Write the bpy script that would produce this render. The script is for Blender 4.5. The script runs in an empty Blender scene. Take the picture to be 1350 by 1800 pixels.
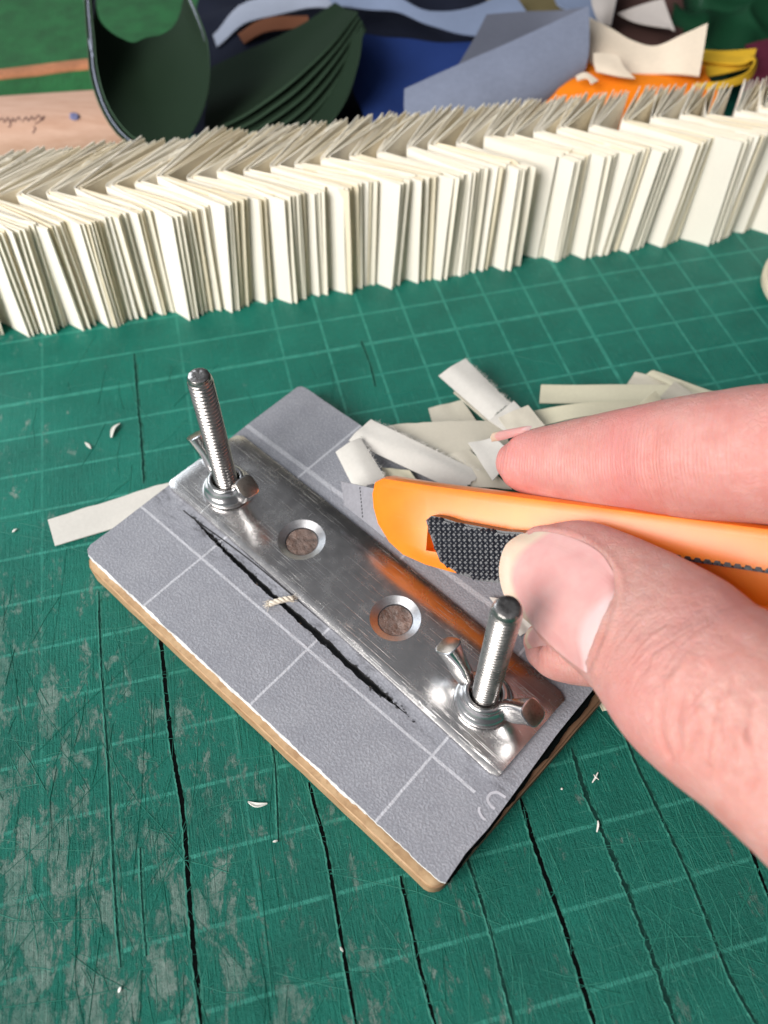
import bpy, bmesh, math, random
import numpy as np
from mathutils import Vector, Matrix, noise
from mathutils.bvhtree import BVHTree
random.seed(7)
S = bpy.context.scene
C = S.collection
R = math.radians
# 1 Blender unit = 1 cm
S.unit_settings.system = 'METRIC'
S.unit_settings.scale_length = 0.01

# ------------------------------------------------------------------ camera
F = 1403.9; PITCH = R(35.346); HC = 12.564
cam = bpy.data.cameras.new('camera'); co = bpy.data.objects.new('camera', cam); C.objects.link(co)
co.location = (0, 0, HC); co.rotation_euler = (PITCH, 0, 0)
cam.sensor_fit = 'HORIZONTAL'; cam.sensor_width = 36; cam.lens = 36*F/1350
cam.clip_start = 0.1; cam.clip_end = 500
cam.dof.use_dof = True; cam.dof.focus_distance = 12.6; cam.dof.aperture_fstop = 0.25
S.camera = co
cp, sp = math.cos(PITCH), math.sin(PITCH)
def at(px, py, D):
    'world point seen at a photograph pixel, D cm in front of the lens plane'
    x, y = (px-675)/F*D, -(py-900)/F*D
    return Vector((x, cp*y+sp*D, HC+sp*y-cp*D))
def atz(px, py, z=0.0):
    d = cp+sp*(py-900)/F
    return at(px, py, (HC-z)/d)

# ------------------------------------------------------------------ light
w = bpy.data.worlds.new('World'); S.world = w; w.use_nodes = True
# a dim room: brighter on the window side and overhead, darker towards the far wall
nt = w.node_tree; bg = nt.nodes['Background']; bg.inputs[0].default_value = (0.93, 0.95, 1.0, 1)
_tc = nt.nodes.new('ShaderNodeTexCoord'); _sx = nt.nodes.new('ShaderNodeSeparateXYZ'); nt.links.new(_tc.outputs['Generated'], _sx.inputs[0])
def _mr(sock, a, b, lo, hi):
    q = nt.nodes.new('ShaderNodeMapRange'); q.interpolation_type = 'SMOOTHSTEP'; nt.links.new(sock, q.inputs[0])
    for i, v in zip((1,2,3,4), (a,b,lo,hi)): q.inputs[i].default_value = v
    return q.outputs[0]
def _add(a, b):
    q = nt.nodes.new('ShaderNodeMath'); q.operation = 'ADD'; nt.links.new(a, q.inputs[0]); nt.links.new(b, q.inputs[1]); return q.outputs[0]
nt.links.new(_add(_add(_mr(_sx.outputs[0], .3, -1, .03, .40), _mr(_sx.outputs[1], .75, -.1, .0, .08)), _mr(_sx.outputs[2], .80, 1, .0, .20)), bg.inputs[1])
def area(name, loc, target, sx, sy, power, col):
    l = bpy.data.lights.new(name, 'AREA'); l.shape = 'RECTANGLE'; l.size = sx; l.size_y = sy
    l.energy = power; l.color = col
    o = bpy.data.objects.new(name, l); C.objects.link(o); o.location = loc
    o.rotation_euler = (Vector(target)-Vector(loc)).to_track_quat('-Z', 'Y').to_euler()
    return o
area('window_light', (-46, -36, 48), (0, 9, 0), 46, 46, 98000, (1.0, 0.965, 0.92))
area('side_window_light', (-50, 55, 40), (0, 14, 0), 44, 34, 17000, (0.85, 0.93, 1.0))
S.view_settings.view_transform = 'Standard'; S.view_settings.look = 'None'
S.view_settings.exposure = 0; S.view_settings.gamma = 1
S.render.engine = 'CYCLES'

# ------------------------------------------------------------------ helpers
class NT:
    def __init__(s, name):
        s.m = bpy.data.materials.new(name); s.m.use_nodes = True; s.t = s.m.node_tree
        s.b = s.t.nodes['Principled BSDF']; s.co = s.n('ShaderNodeTexCoord')
    def n(s, typ, **k):
        x = s.t.nodes.new(typ)
        for a, v in k.items(): setattr(x, a, v)
        return x
    def put(s, sock, v):
        if isinstance(v, bpy.types.NodeSocket): s.t.links.new(v, sock)
        elif v is not None:
            try: sock.default_value = v
            except Exception: sock.default_value = (*v, 1) if len(v) == 3 else v
    def math(s, op, a, b=None, c=None, clamp=False):
        x = s.n('ShaderNodeMath', operation=op, use_clamp=clamp)
        for i, v in enumerate((a, b, c)):
            if v is not None: s.put(x.inputs[i], v)
        return x.outputs[0]
    def mapping(s, scale=(1,1,1), loc=(0,0,0), rot=(0,0,0), vec=None):
        x = s.n('ShaderNodeMapping'); s.put(x.inputs[0], vec or s.co.outputs['Object'])
        x.inputs['Scale'].default_value = scale; x.inputs['Location'].default_value = loc; x.inputs['Rotation'].default_value = rot
        return x.outputs[0]
    def noise(s, scale, vec=None, detail=4, rough=0.5, dist=0):
        x = s.n('ShaderNodeTexNoise'); s.put(x.inputs['Vector'], vec or s.co.outputs['Object'])
        x.inputs['Scale'].default_value = scale; x.inputs['Detail'].default_value = detail
        x.inputs['Roughness'].default_value = rough; x.inputs['Distortion'].default_value = dist
        return x.outputs[0]
    def ramp(s, v, a, b, lo=0.0, hi=1.0, smooth=False):
        x = s.n('ShaderNodeMapRange'); x.interpolation_type = 'SMOOTHSTEP' if smooth else 'LINEAR'
        s.put(x.inputs[0], v)
        for i, q in zip((1,2,3,4), (a,b,lo,hi)): x.inputs[i].default_value = q
        return x.outputs[0]
    def mix(s, f, a, b, mode='MIX'):
        x = s.n('ShaderNodeMix', data_type='RGBA', blend_type=mode)
        s.put(x.inputs[0], f); s.put(x.inputs[6], a if isinstance(a, bpy.types.NodeSocket) else (*a, 1)); s.put(x.inputs[7], b if isinstance(b, bpy.types.NodeSocket) else (*b, 1))
        return x.outputs[2]
    def bump(s, h, strength=0.5, dist=0.02, prev=None):
        x = s.n('ShaderNodeBump'); x.inputs['Strength'].default_value = strength; x.inputs['Distance'].default_value = dist
        s.put(x.inputs['Height'], h)
        if prev is not None: s.t.links.new(prev, x.inputs['Normal'])
        return x.outputs[0]
    def xyz(s, vec=None):
        x = s.n('ShaderNodeSeparateXYZ'); s.put(x.inputs[0], vec or s.co.outputs['Object']); return x.outputs
    def attr(s, name):
        return s.n('ShaderNodeAttribute', attribute_name=name).outputs['Fac']
    def out(s, **k):
        for a, v in k.items():
            s.put(s.b.inputs[a.replace('_', ' ')], v)
        return s.m

def tag(o, label=None, cat=None, group=None, kind=None):
    if label: o['label'] = label
    if cat: o['category'] = cat
    if group: o['group'] = group
    if kind: o['kind'] = kind
    return o
def empty(name, loc, label, cat, group=None, rz=0):
    o = bpy.data.objects.new(name, None); C.objects.link(o); o.location = loc; o.rotation_euler = (0,0,rz)
    o.empty_display_size = 0.5
    return tag(o, label, cat, group)
def link(name, me, parent=None, loc=None, rot=None):
    o = bpy.data.objects.new(name, me); C.objects.link(o)
    if loc is not None: o.location = loc
    if rot is not None: o.rotation_euler = rot
    if parent:
        o.parent = parent
    return o
def mesh(name, verts, faces, mats, smooth=True, fmat=None, angle=None):
    me = bpy.data.meshes.new(name); me.from_pydata([tuple(v) for v in verts], [], faces)
    for m in (mats if isinstance(mats, (list, tuple)) else [mats]): me.materials.append(m)
    if fmat is not None: me.polygons.foreach_set('material_index', fmat)
    bm = bmesh.new(); bm.from_mesh(me); bmesh.ops.recalc_face_normals(bm, faces=bm.faces); bm.to_mesh(me); bm.free()
    me.polygons.foreach_set('use_smooth', [smooth]*len(me.polygons))
    if angle: me.set_sharp_from_angle(angle=R(angle))
    me.update(); return me
def bm_mesh(name, bm, mat, smooth=True, angle=35):
    me = bpy.data.meshes.new(name); bmesh.ops.recalc_face_normals(bm, faces=bm.faces); bm.to_mesh(me); bm.free()
    for m in (mat if isinstance(mat, (list, tuple)) else [mat]): me.materials.append(m)
    me.polygons.foreach_set('use_smooth', [smooth]*len(me.polygons))
    if smooth and angle: me.set_sharp_from_angle(angle=R(angle))
    return me
def bake(o, mods):
    'apply modifiers (list of setup functions) and return the new mesh'
    for f in mods: f(o)
    dg = bpy.context.evaluated_depsgraph_get(); dg.update()
    me = bpy.data.meshes.new_from_object(o.evaluated_get(dg))
    o.modifiers.clear(); return me
def catmull(P, n):
    P = [np.array(p, float) for p in P]; out = []
    k = len(P)-1
    for i in range(n):
        t = i/(n-1)*k; j = min(int(t), k-1); f = t-j
        p0 = P[j-1] if j > 0 else 2*P[0]-P[1]; p1, p2 = P[j], P[j+1]; p3 = P[j+2] if j+2 <= k else 2*P[k]-P[k-1]
        out.append(0.5*((2*p1)+(-p0+p2)*f+(2*p0-5*p1+4*p2-p3)*f*f+(-p0+3*p1-3*p2+p3)*f**3))
    return out
def slab(name, G, t, mat, parent=None, rim=None, smooth=True):
    'closed thin sheet from a grid of points G[i][j], thickness t'
    n, m = len(G), len(G[0]); G = [[Vector(p) for p in r] for r in G]
    V = []; 
    N = [[None]*m for _ in range(n)]
    for i in range(n):
        for j in range(m):
            a = G[min(i+1,n-1)][j]-G[max(i-1,0)][j]; b = G[i][min(j+1,m-1)]-G[i][max(j-1,0)]
            c = a.cross(b); N[i][j] = c.normalized() if c.length > 1e-9 else Vector((0,0,1))
    for s in (0.5, -0.5):
        for i in range(n):
            for j in range(m): V.append(G[i][j]+N[i][j]*t*s)
    K = n*m; Fc = []; fm = []
    for i in range(n-1):
        for j in range(m-1):
            a = i*m+j; Fc.append((a, a+1, a+m+1, a+m)); Fc.append((K+a, K+a+m, K+a+m+1, K+a+1)); fm += [0, 0]
    for i in range(n-1):
        for j in (0, m-1):
            a = i*m+j; Fc.append((a, a+m, K+a+m, K+a)); fm.append(1)
    for j in range(m-1):
        for i in (0, n-1):
            a = i*m+j; Fc.append((a, a+1, K+a+1, K+a)); fm.append(1)
    mats = [mat, rim] if rim else [mat]
    me = mesh(name, V, Fc, mats, smooth, fm if rim else None, 50)
    return link(name, me, parent)
def sheet(name, rows, t, mat, parent=None, rim=None, nu=18, nv=10, jit=0.0, seed=0, off=(0,0,0)):
    rows = [[at(*p)+Vector(off) for p in r] for r in rows]
    rr = [catmull(r, nu) for r in rows]
    cols = [catmull([rr[k][i] for k in range(len(rr))], nv) for i in range(nu)]
    G = [[Vector(cols[i][j]) for j in range(nv)] for i in range(nu)]
    if jit:
        for i in range(nu):
            for j in range(nv):
                p = G[i][j]; G[i][j] = p+Vector(noise.noise_vector(p*0.9+Vector((seed,0,0))))*jit
    return slab(name, G, t, mat, parent, rim)
def box(bm, x0, x1, y0, y1, z0, z1):
    v = [bm.verts.new((x, y, z)) for z in (z0, z1) for x, y in ((x0,y0),(x1,y0),(x1,y1),(x0,y1))]
    for f in ((3,2,1,0),(4,5,6,7),(0,1,5,4),(1,2,6,5),(2,3,7,6),(3,0,4,7)): bm.faces.new([v[i] for i in f])
    return v
def tube_mesh(bm, pts, rad, seg=8):
    pts = [Vector(p) for p in pts]; rings = []
    for i, p in enumerate(pts):
        t = (pts[min(i+1, len(pts)-1)]-pts[max(i-1, 0)]).normalized()
        a = t.orthogonal().normalized() if i == 0 else (pa-t*pa.dot(t)).normalized()
        pa = a; b = t.cross(a); r = rad(i/(len(pts)-1)) if callable(rad) else rad
        rings.append([bm.verts.new(p+(a*math.cos(k/seg*2*math.pi)+b*math.sin(k/seg*2*math.pi))*r) for k in range(seg)])
    for i in range(len(rings)-1):
        for k in range(seg): bm.faces.new((rings[i][k], rings[i][(k+1)%seg], rings[i+1][(k+1)%seg], rings[i+1][k]))
    bm.faces.new(rings[0][::-1]); bm.faces.new(rings[-1])

# ------------------------------------------------------------------ materials
def paper_mat(name, col, rough=0.85, fiber=0.06, scale=1.0, sss=0.0, spec=0.2, bump=0.25):
    m = NT(name)
    n1 = m.noise(14*scale, detail=8, rough=0.65); n2 = m.noise(1.3*scale, detail=3)
    v = m.math('ADD', m.math('MULTIPLY', m.math('SUBTRACT', n1, 0.5), fiber*4), m.math('MULTIPLY', m.math('SUBTRACT', n2, 0.5), fiber*3))
    f = m.math('ADD', 1.0, v)
    vec = m.n('ShaderNodeVectorMath', operation='SCALE'); vec.inputs[0].default_value = col; m.put(vec.inputs['Scale'], f)
    nb = m.noise(60*scale, detail=5, rough=0.7)
    k = dict(Base_Color=vec.outputs[0], Roughness=rough, Normal=m.bump(nb, bump, 0.01), Specular_IOR_Level=spec)
    m.out(**k)
    if sss:
        m.out(Subsurface_Weight=sss, Subsurface_Scale=0.15); m.b.inputs['Subsurface Radius'].default_value = (1, .8, .5)
    return m.m
M = {}
M['page'] = paper_mat('cream_page_paper', (0.92, 0.86, 0.73), 0.9, 0.025)
M['page2'] = paper_mat('ivory_page_paper', (0.87, 0.78, 0.60), 0.9, 0.03)
M['page3'] = paper_mat('white_page_paper', (0.93, 0.88, 0.78), 0.9, 0.02)
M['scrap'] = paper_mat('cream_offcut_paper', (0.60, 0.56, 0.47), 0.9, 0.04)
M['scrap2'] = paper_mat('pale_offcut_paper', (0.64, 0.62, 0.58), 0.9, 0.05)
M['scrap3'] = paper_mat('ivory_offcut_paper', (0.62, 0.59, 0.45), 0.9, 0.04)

def mat_surface():
    m = NT('green_mat_vinyl')
    X, Y, Z = m.xyz()
    def gridline(c, width, thick_every=10):
        f = m.math('ABSOLUTE', m.math('SUBTRACT', m.math('FRACT', m.math('ADD', c, 0.5)), 0.5))
        a = m.ramp(f, width, width+0.018, 1, 0)
        g = m.math('ABSOLUTE', c); a2 = m.ramp(g, width*1.9, width*1.9+0.02, 1, 0)
        return m.math('MAXIMUM', a, a2)
    cx = gridline(X, 0.017); cy = gridline(Y, 0.019)
    # columns: the printed column lines wear away on the left part
    cx = m.math('MULTIPLY', cx, m.math('MULTIPLY', m.ramp(X, -7.8, -6.6, 0.08, 1.0), m.ramp(Y, -7.5, -4.5, 0.10, 1.0)))
    for q in (-12.25, -9.22):
        g = m.ramp(m.math('ABSOLUTE', m.math('SUBTRACT', X, q)), 0.012, 0.035, 0.55, 0); cx = m.math('MAXIMUM', cx, g)
    grid = m.math('MAXIMUM', cx, cy)
    # wear: grey patches, streaks along the cutting direction
    st = m.mapping((2.7, 1.15, 1), rot=(0,0,R(3)))
    wn = m.noise(1.0, st, 12, 0.80, 0.3)
    bx = m.ramp(X, -14, -5, 0.15, -.01); by = m.ramp(Y, -16, -7, 0.065, 0.0)
    bias = m.math('SUBTRACT', m.math('ADD', bx, by), m.ramp(Y, -7.5, -3, 0, .085))
    wear = m.ramp(m.math('ADD', wn, bias), 0.615, 0.665, 0, 1)
    broad = m.noise(0.9, detail=3)
    wear = m.math('MULTIPLY', wear, m.ramp(broad, 0.33, 0.6, 0.45, 1.0))
    # fine scuffs
    sc = m.noise(1.0, m.mapping((30, 1.5, 1), rot=(0,0,R(3))), 5, 0.7)
    sc2 = m.noise(1.0, m.mapping((24, 2.0, 1), rot=(0,0,R(-4))), 5, 0.7)
    sc3 = m.noise(1.0, m.mapping((2.0, 30, 1), rot=(0,0,R(6))), 5, 0.65)
    fibre = m.noise(9, detail=10, rough=0.75)
    dark = m.ramp(sc, 0.28, 0.36, 0.6, 0)
    dark = m.math('MULTIPLY', dark, m.ramp(Y, -9, -4.5, 1.0, 0.15))
    light = m.ramp(m.math('MAXIMUM', sc2, m.math('MULTIPLY', sc3, 0.97)), 0.60, 0.70, 0, 0.5)
    base = m.mix(m.ramp(broad, 0.3, 0.7, 0, 1), (0.003, 0.112, 0.084), (0.005, 0.165, 0.122))
    base = m.mix(m.math('MULTIPLY', m.ramp(fibre, 0.35, 0.65, 0, 1), 0.35), base, (0.012, 0.21, 0.15))
    gm = m.math('MULTIPLY', grid, m.ramp(m.math('ADD', m.noise(3.0, detail=8, rough=0.8), 0), 0.34, 0.58, 0.10, 0.72))
    col = m.mix(m.math('MULTIPLY', gm, m.math('SUBTRACT', 1.0, m.math('MULTIPLY', wear, 0.75))), base, (0.06, 0.36, 0.28))
    col = m.mix(light, col, (0.10, 0.34, 0.27))
    wc = m.mix(m.ramp(fibre, 0.35, 0.65), (0.085, 0.19, 0.155), (0.30, 0.36, 0.33))
    col = m.mix(m.math('MULTIPLY', wear, 0.80), col, wc)
    col = m.mix(dark, col, (0.006, 0.045, 0.035))
    h = m.math('ADD', m.math('MULTIPLY', sc, 0.55), m.math('MULTIPLY', fibre, 0.9))
    h = m.math('ADD', h, m.math('MULTIPLY', sc2, 0.45))
    h = m.math('SUBTRACT', h, m.math('MULTIPLY', wear, 0.12))
    rel = m.ramp(Y, -8, 0, 1.0, 0.35)
    b = m.n('ShaderNodeBump'); b.inputs['Distance'].default_value = 0.075; m.put(b.inputs['Strength'], rel); m.put(b.inputs['Height'], h)
    rough = m.math('ADD', 0.46, m.math('MULTIPLY', wear, 0.2))
    return m.out(Base_Color=col, Roughness=rough, Normal=b.outputs[0], Specular_IOR_Level=0.32)
M['mat'] = mat_surface()
def plain(name, col, rough=0.6, metal=0.0, bscale=20, bstr=0.15, bdist=0.02, var=0.15, spec=0.5, **k):
    m = NT(name); n1 = m.noise(bscale, detail=6, rough=0.6); n2 = m.noise(bscale*0.15, detail=3)
    dk = tuple(c*(1-var) for c in col); lt = tuple(min(1, c*(1+var)) for c in col)
    m.out(Base_Color=m.mix(m.ramp(m.math('ADD', m.math('MULTIPLY', n1, .5), m.math('MULTIPLY', n2, .5)), 0.35, 0.65), dk, lt),
          Roughness=rough, Metallic=metal, Normal=m.bump(n1, bstr, bdist), Specular_IOR_Level=spec, **k)
    return m.m
M['table'] = plain('dark_table_wood', (0.035, 0.022, 0.018), 0.5)
M['cut'] = plain('cut_groove_core', (0.002, 0.003, 0.003), 1.0, bscale=40, bstr=0.8, spec=0.05)
M['cut2'] = plain('shallow_cut_groove', (0.006, 0.035, 0.028), .9, bscale=40, bstr=.8, spec=.1)
M['cutlip'] = plain('torn_mat_lip', (0.010, 0.16, 0.115), 0.6, bscale=40, bstr=0.8)
M['grime'] = plain('dark_slot_rubber', (0.022, 0.022, 0.024), 0.75, bscale=25, bstr=0.9)
M['print'] = plain('pale_print_ink', (0.50, 0.50, 0.55), 0.6, bscale=30)
M['core'] = plain('white_card_core', (0.70, 0.71, 0.72), 0.7, bscale=18, bstr=0.5)

def card_mat():
    m = NT('grey_pebbled_vinyl'); X, Y, Z = m.xyz(); SQ = 2.669
    wob = m.math('MULTIPLY', m.math('SUBTRACT', m.noise(3.0, detail=3), 0.5), 0.02)
    def ln(c, p, wd, c2=None, lim=None):
        g = m.ramp(m.math('ABSOLUTE', m.math('SUBTRACT', m.math('ADD', c, wob), p)), wd, wd+0.014, 1, 0)
        if lim is not None: g = m.math('MULTIPLY', g, m.math('LESS_THAN', c2, lim))
        return g
    L = ln(Y, 0.0, 0.016, X, 6.16)
    for k in (m.math('MULTIPLY', ln(Y, SQ, 0.040), 0.75), ln(X, 0.0, 0.014), ln(X, SQ, 0.014), ln(X, 2*SQ, 0.014)): L = m.math('MAXIMUM', L, k)
    L = m.math('MULTIPLY', L, m.ramp(m.noise(12, detail=6, rough=.8), 0.3, 0.6, 0.45, 0.95))
    v = m.n('ShaderNodeTexVoronoi'); v.inputs['Scale'].default_value = 24; m.put(v.inputs['Vector'], m.mapping((1,1,1)))
    peb = m.math('ADD', m.math('MULTIPLY', m.noise(26, detail=3, rough=0.55), 1.0), m.math('MULTIPLY', v.outputs['Distance'], -0.35))
    smud = m.noise(1.0, m.mapping((2.5, 7, 1)), 8, 0.75)
    near = m.ramp(m.math('ABSOLUTE', m.math('SUBTRACT', Y, 0.42)), 0.05, 0.5, 0.75, 0)
    sm = m.math('MULTIPLY', m.ramp(smud, 0.50, 0.66), near)
    base = m.mix(m.ramp(m.noise(2.0, detail=5), .3, .7), (0.31, 0.32, 0.365), (0.36, 0.37, 0.415))
    base = m.mix(m.ramp(peb, 0.30, 0.50, 0.28, 0), base, (0.10, 0.10, 0.115))
    base = m.mix(m.math('MULTIPLY', L, 0.85), base, (0.62, 0.63, 0.68))
    base = m.mix(sm, base, (0.07, 0.07, 0.08))
    return m.out(Base_Color=base, Roughness=0.52, Normal=m.bump(peb, 0.55, 0.025), Specular_IOR_Level=0.45)
M['card'] = card_mat()
def ply_mat():
    m = NT('pale_plywood'); X, Y, Z = m.xyz()
    g = m.noise(1.0, m.mapping((2.2, 2.2, 26)), 6, 0.6)
    fine = m.noise(1.0, m.mapping((7, 7, 70)), 4, 0.6)
    c = m.mix(m.ramp(g, .3, .7), (0.33, 0.19, 0.09), (0.55, 0.38, 0.22))
    c = m.mix(m.math('MULTIPLY', m.ramp(fine, .52, .64), .45), c, (0.25, 0.14, 0.07))
    c = m.mix(m.math('MULTIPLY', m.ramp(X, 6.45, 6.62), .85), c, (0.085, 0.040, 0.022))   # shade on the right-hand end, painted into the wood colour
    return m.out(Base_Color=c, Roughness=0.6, Normal=m.bump(g, 0.5, 0.02))
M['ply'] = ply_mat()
def steel(name, base=(0.62,0.61,0.60), rough=0.2, scratch=True, dirt=0.0):
    m = NT(name)
    r = rough; nrm = None
    n = m.noise(3, detail=6, rough=.7); fine = m.noise(28, detail=6, rough=.7)
    col = m.mix(m.ramp(n, .35, .7), tuple(c*0.86 for c in base), base)
    if dirt: col = m.mix(m.math('MULTIPLY', m.ramp(fine, .5, .68), dirt), col, (0.10, 0.085, 0.075))
    if scratch:
        h = None; lines = None
        for sc, ro, th in (((.45, 60, 1), 3, .645), ((.6, 46, 1), -6, .66), ((2.0, 30, 1), 32, .70), ((30, 2.0, 1), 12, .70), ((.7, 56, 1), 12, .675), ((.5, 80, 1), 20, .69)):
            q = m.noise(1.0, m.mapping(sc, loc=(ro, ro*.37, 0), rot=(0,0,R(ro))), 3, .6, 0.8)
            l = m.ramp(q, th, th+.05, 0, .75)
            h = l if h is None else m.math('MAXIMUM', h, l)
        edge = m.xyz()[1]
        em = m.ramp(m.math('ABSOLUTE', edge), 0.25, 0.80, 0.45, 1.0)
        h = m.math('MULTIPLY', h, m.math('MULTIPLY', em, m.ramp(m.noise(1.4, detail=4), .38, .6, .2, 1)))
        nrm = m.bump(m.math('ADD', m.math('MULTIPLY', h, -0.7), m.math('MULTIPLY', fine, 0.20)), 0.45, 0.010)
        col = m.mix(m.math('MULTIPLY', h, .7), col, (0.86, 0.85, 0.83))
        r = m.math('ADD', m.math('ADD', rough-0.04, m.math('MULTIPLY', m.ramp(n, .3, .7), 0.12)), m.math('MULTIPLY', h, .3))
    else:
        nrm = m.bump(fine, 0.25, 0.006)
        r = m.math('ADD', rough, m.math('MULTIPLY', m.ramp(n, .3, .7), 0.08))
    return m.out(Base_Color=col, Metallic=1.0, Roughness=r, Normal=nrm)
M['plate'] = steel('scratched_steel_plate', (0.74, 0.72, 0.71), 0.23)
M['sink'] = steel('worn_countersink_steel', (0.62, 0.62, 0.64), 0.34, False, 0.35)
M['bolt'] = steel('threaded_steel', (0.50, 0.475, 0.46), 0.24, False, 0.4)
M['nut'] = steel('polished_nut_steel', (0.74, 0.73, 0.73), 0.12, False, 0.06)
M['nutend'] = steel('worn_wing_end_steel', (0.42, 0.36, 0.31), 0.3, False, 0.5)
M['glue'] = plain('brown_dusty_glue', (0.17, 0.115, 0.095), 0.2, bscale=9, bstr=0.8, bdist=.06, var=.7, spec=.9)
M['thread'] = plain('linen_thread', (0.72, 0.65, 0.55), 0.9, bscale=40, bstr=.6)
M['blade'] = plain('dull_blade_steel', (0.20, 0.20, 0.225), 0.5, .45, bscale=16, bstr=.2, var=.12)
M['white_bit'] = plain('white_paper_crumb', (0.75, 0.75, 0.70), 0.8)
def orange_mat():
    m = NT('glossy_orange_plastic')
    n = m.noise(2.0, detail=5); f = m.noise(30, detail=6, rough=.7)
    sc = m.ramp(m.noise(1.0, m.mapping((2, 40, 2), rot=(0,0,R(8))), 4, .6), .66, .72, 0, .4)
    c = m.mix(m.ramp(n, .3, .7), (0.90, 0.205, 0.008), (0.93, 0.24, 0.010))
    c = m.mix(sc, c, (1.0, 0.40, 0.10))
    m.out(Base_Color=c, Roughness=m.math('ADD', .28, m.math('MULTIPLY', sc, .5)), Normal=m.bump(m.math('ADD', f, sc), 0.12, 0.006), Subsurface_Weight=0.25, Subsurface_Scale=0.25)
    m.b.inputs['Subsurface Radius'].default_value = (1, .35, .08)
    return m.m
M['orange'] = orange_mat()
M['navy'] = plain('dark_navy_grip_plastic', (0.012, 0.014, 0.022), 0.33, bscale=30, bstr=0.35, spec=.6)

# ------------------------------------------------------------------ setting: table and cutting mat
bm = bmesh.new(); box(bm, -90, 90, -60, 120, -3.3, -0.3)
tab = link('table', bm_mesh('table', bm, M['table'], False)); tag(tab, kind='structure')
MR = R(13.8717); MO = Vector((4.5707, 14.7974, 0))
bm = bmesh.new(); box(bm, -30, 32, -34, 12, -0.295, 0)
bmesh.ops.bevel(bm, geom=[e for e in bm.edges], offset=0.05, segments=2, affect='EDGES', clamp_overlap=True)
matroot = link('cutting_mat', bm_mesh('cutting_mat', bm, M['mat'], True, 40), None, MO, (0,0,MR))
tag(matroot, 'worn green self healing cutting mat with pale grid lines and deep black knife cuts', 'cutting mat')
MI = (Matrix.Translation(MO) @ Matrix.Rotation(MR, 4, 'Z')).inverted()
def knife_cut(pts, w0, rough=0.4, seed=0, lip=0.012):
    P = catmull([MI @ atz(*p) for p in pts], max(40, 30*len(pts)))
    L = [Vector(p) for p in P]; V = []; Fc = []; fm = []
    for i, p in enumerate(L):
        t = (L[min(i+1, len(L)-1)]-L[max(i-1,0)]).normalized(); n = Vector((-t.y, t.x, 0))
        u = i/(len(L)-1); env = min(1, u*10+.3, (1-u)*10+.3)
        def q(k, s=9): return noise.noise(Vector((p.x*s, p.y*s, seed*7.3+k*3.1)))
        wl = w0*.72*env*(1+rough*1.1*q(0)+rough*.9*q(4, 25)); wr = w0*.72*env*(1+rough*1.1*q(1)+rough*.9*q(5, 25)); wl = max(wl, 0.004); wr = max(wr, 0.004)
        mid = p+n*q(2, 3)*w0*.15
        hl = lip*max(0.1, .6+1.6*q(3, 14)); hr = lip*max(0.1, .6+1.6*q(6, 14))
        row = [mid-n*(wl+.035), mid-n*(wl+.008), mid-n*wl, mid+n*wr, mid+n*(wr+.008), mid+n*(wr+.035)]
        zz = [0.001, hl, 0.003, 0.003, hr, 0.001]
        V += [Vector((a.x, a.y, z)) for a, z in zip(row, zz)]
        if i:
            b = (i-1)*6
            for k in range(5): Fc.append((b+k, b+k+1, b+k+7, b+k+6)); fm.append(0 if k in (1,2,3) else 1)
    me = mesh('knife_cut', V, Fc, [M['cut'] if rough < .75 else M['cut2'], M['cutlip']], True, fm, 40)
    return link('knife_cut', me, matroot)
cuts = [([(278,1080),(283,1125),(300,1290),(322,1430),(335,1600),(355,1810)], .035, .55),
 ([(174,1040),(178,1160),(190,1330),(202,1560),(213,1700)], .013, .9),
 ([(543,1375),(556,1425),(575,1500),(600,1650),(628,1810)], .024, .5),
 ([(468,1270),(482,1330),(487,1400),(490,1480)], .008, .9),
 ([(912,1395),(945,1500),(990,1625),(1020,1720),(1048,1810)], .034, .4),
 ([(1005,1315),(1030,1395),(1062,1470),(1100,1560),(1150,1690),(1190,1810)], .030, 1.1),
 ([(1085,1255),(1115,1335),(1160,1430),(1220,1560),(1280,1710),(1335,1810)], .020, .8),
 ([(818,1500),(842,1570),(868,1660),(905,1810)], .018, 1.0),
 ([(704,1540),(722,1620),(738,1700),(768,1810)], .020, .7),
 ([(1318,1490),(1345,1560),(1370,1620)], .02, .4),
 ([(236,622),(244,720),(250,790),(253,850)], .018, 1.0),
 ([(247,1490),(250,1580),(258,1680)], .007, .8),
 ([(635,600),(650,640),(660,680)], .010, .9)]
for i, (p, a, r) in enumerate(cuts): knife_cut(p, a, r, i)
# shallow hairline cuts: cannot be counted
bm = bmesh.new()
for i in range(800):
    lowr = random.random() < .8
    px, py = (random.uniform(-40, 1400), random.uniform(1050, 1810)) if lowr else (random.uniform(0, 1350), random.uniform(560, 1000))
    p = MI @ atz(px, py); ang = R(random.choice([90, 90, 96, 84, 104, 0, 4, 45, 70, 120, -20])+random.gauss(0, 4)) ; ln = random.uniform(.15, 1.1) if random.random() < .85 else random.uniform(1.2, 2.6)
    ang += R(-6); d = Vector((math.cos(ang), math.sin(ang), 0)); n = Vector((-d.y, d.x, 0)); wd = random.uniform(.003, .008)
    h = random.uniform(.004, .011); q = random.uniform(-.06, .06)
    a, b, c = p-d*ln/2, p+n*q*ln, p+d*ln/2
    for s, e in ((a, b), (b, c)):
        vs = [bm.verts.new((v.x, v.y, z)) for v, z in ((s-n*wd, .001), (e-n*wd, .001), (e, h), (s, h), (e+n*wd, .001), (s+n*wd, .001))]
        bm.faces.new((vs[0], vs[1], vs[2], vs[3])); bm.faces.new((vs[3], vs[2], vs[4], vs[5]))
hc = link('hairline_cuts', bm_mesh('hairline_cuts', bm, M['cutlip'], False), matroot); hc['kind'] = 'stuff'

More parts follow.
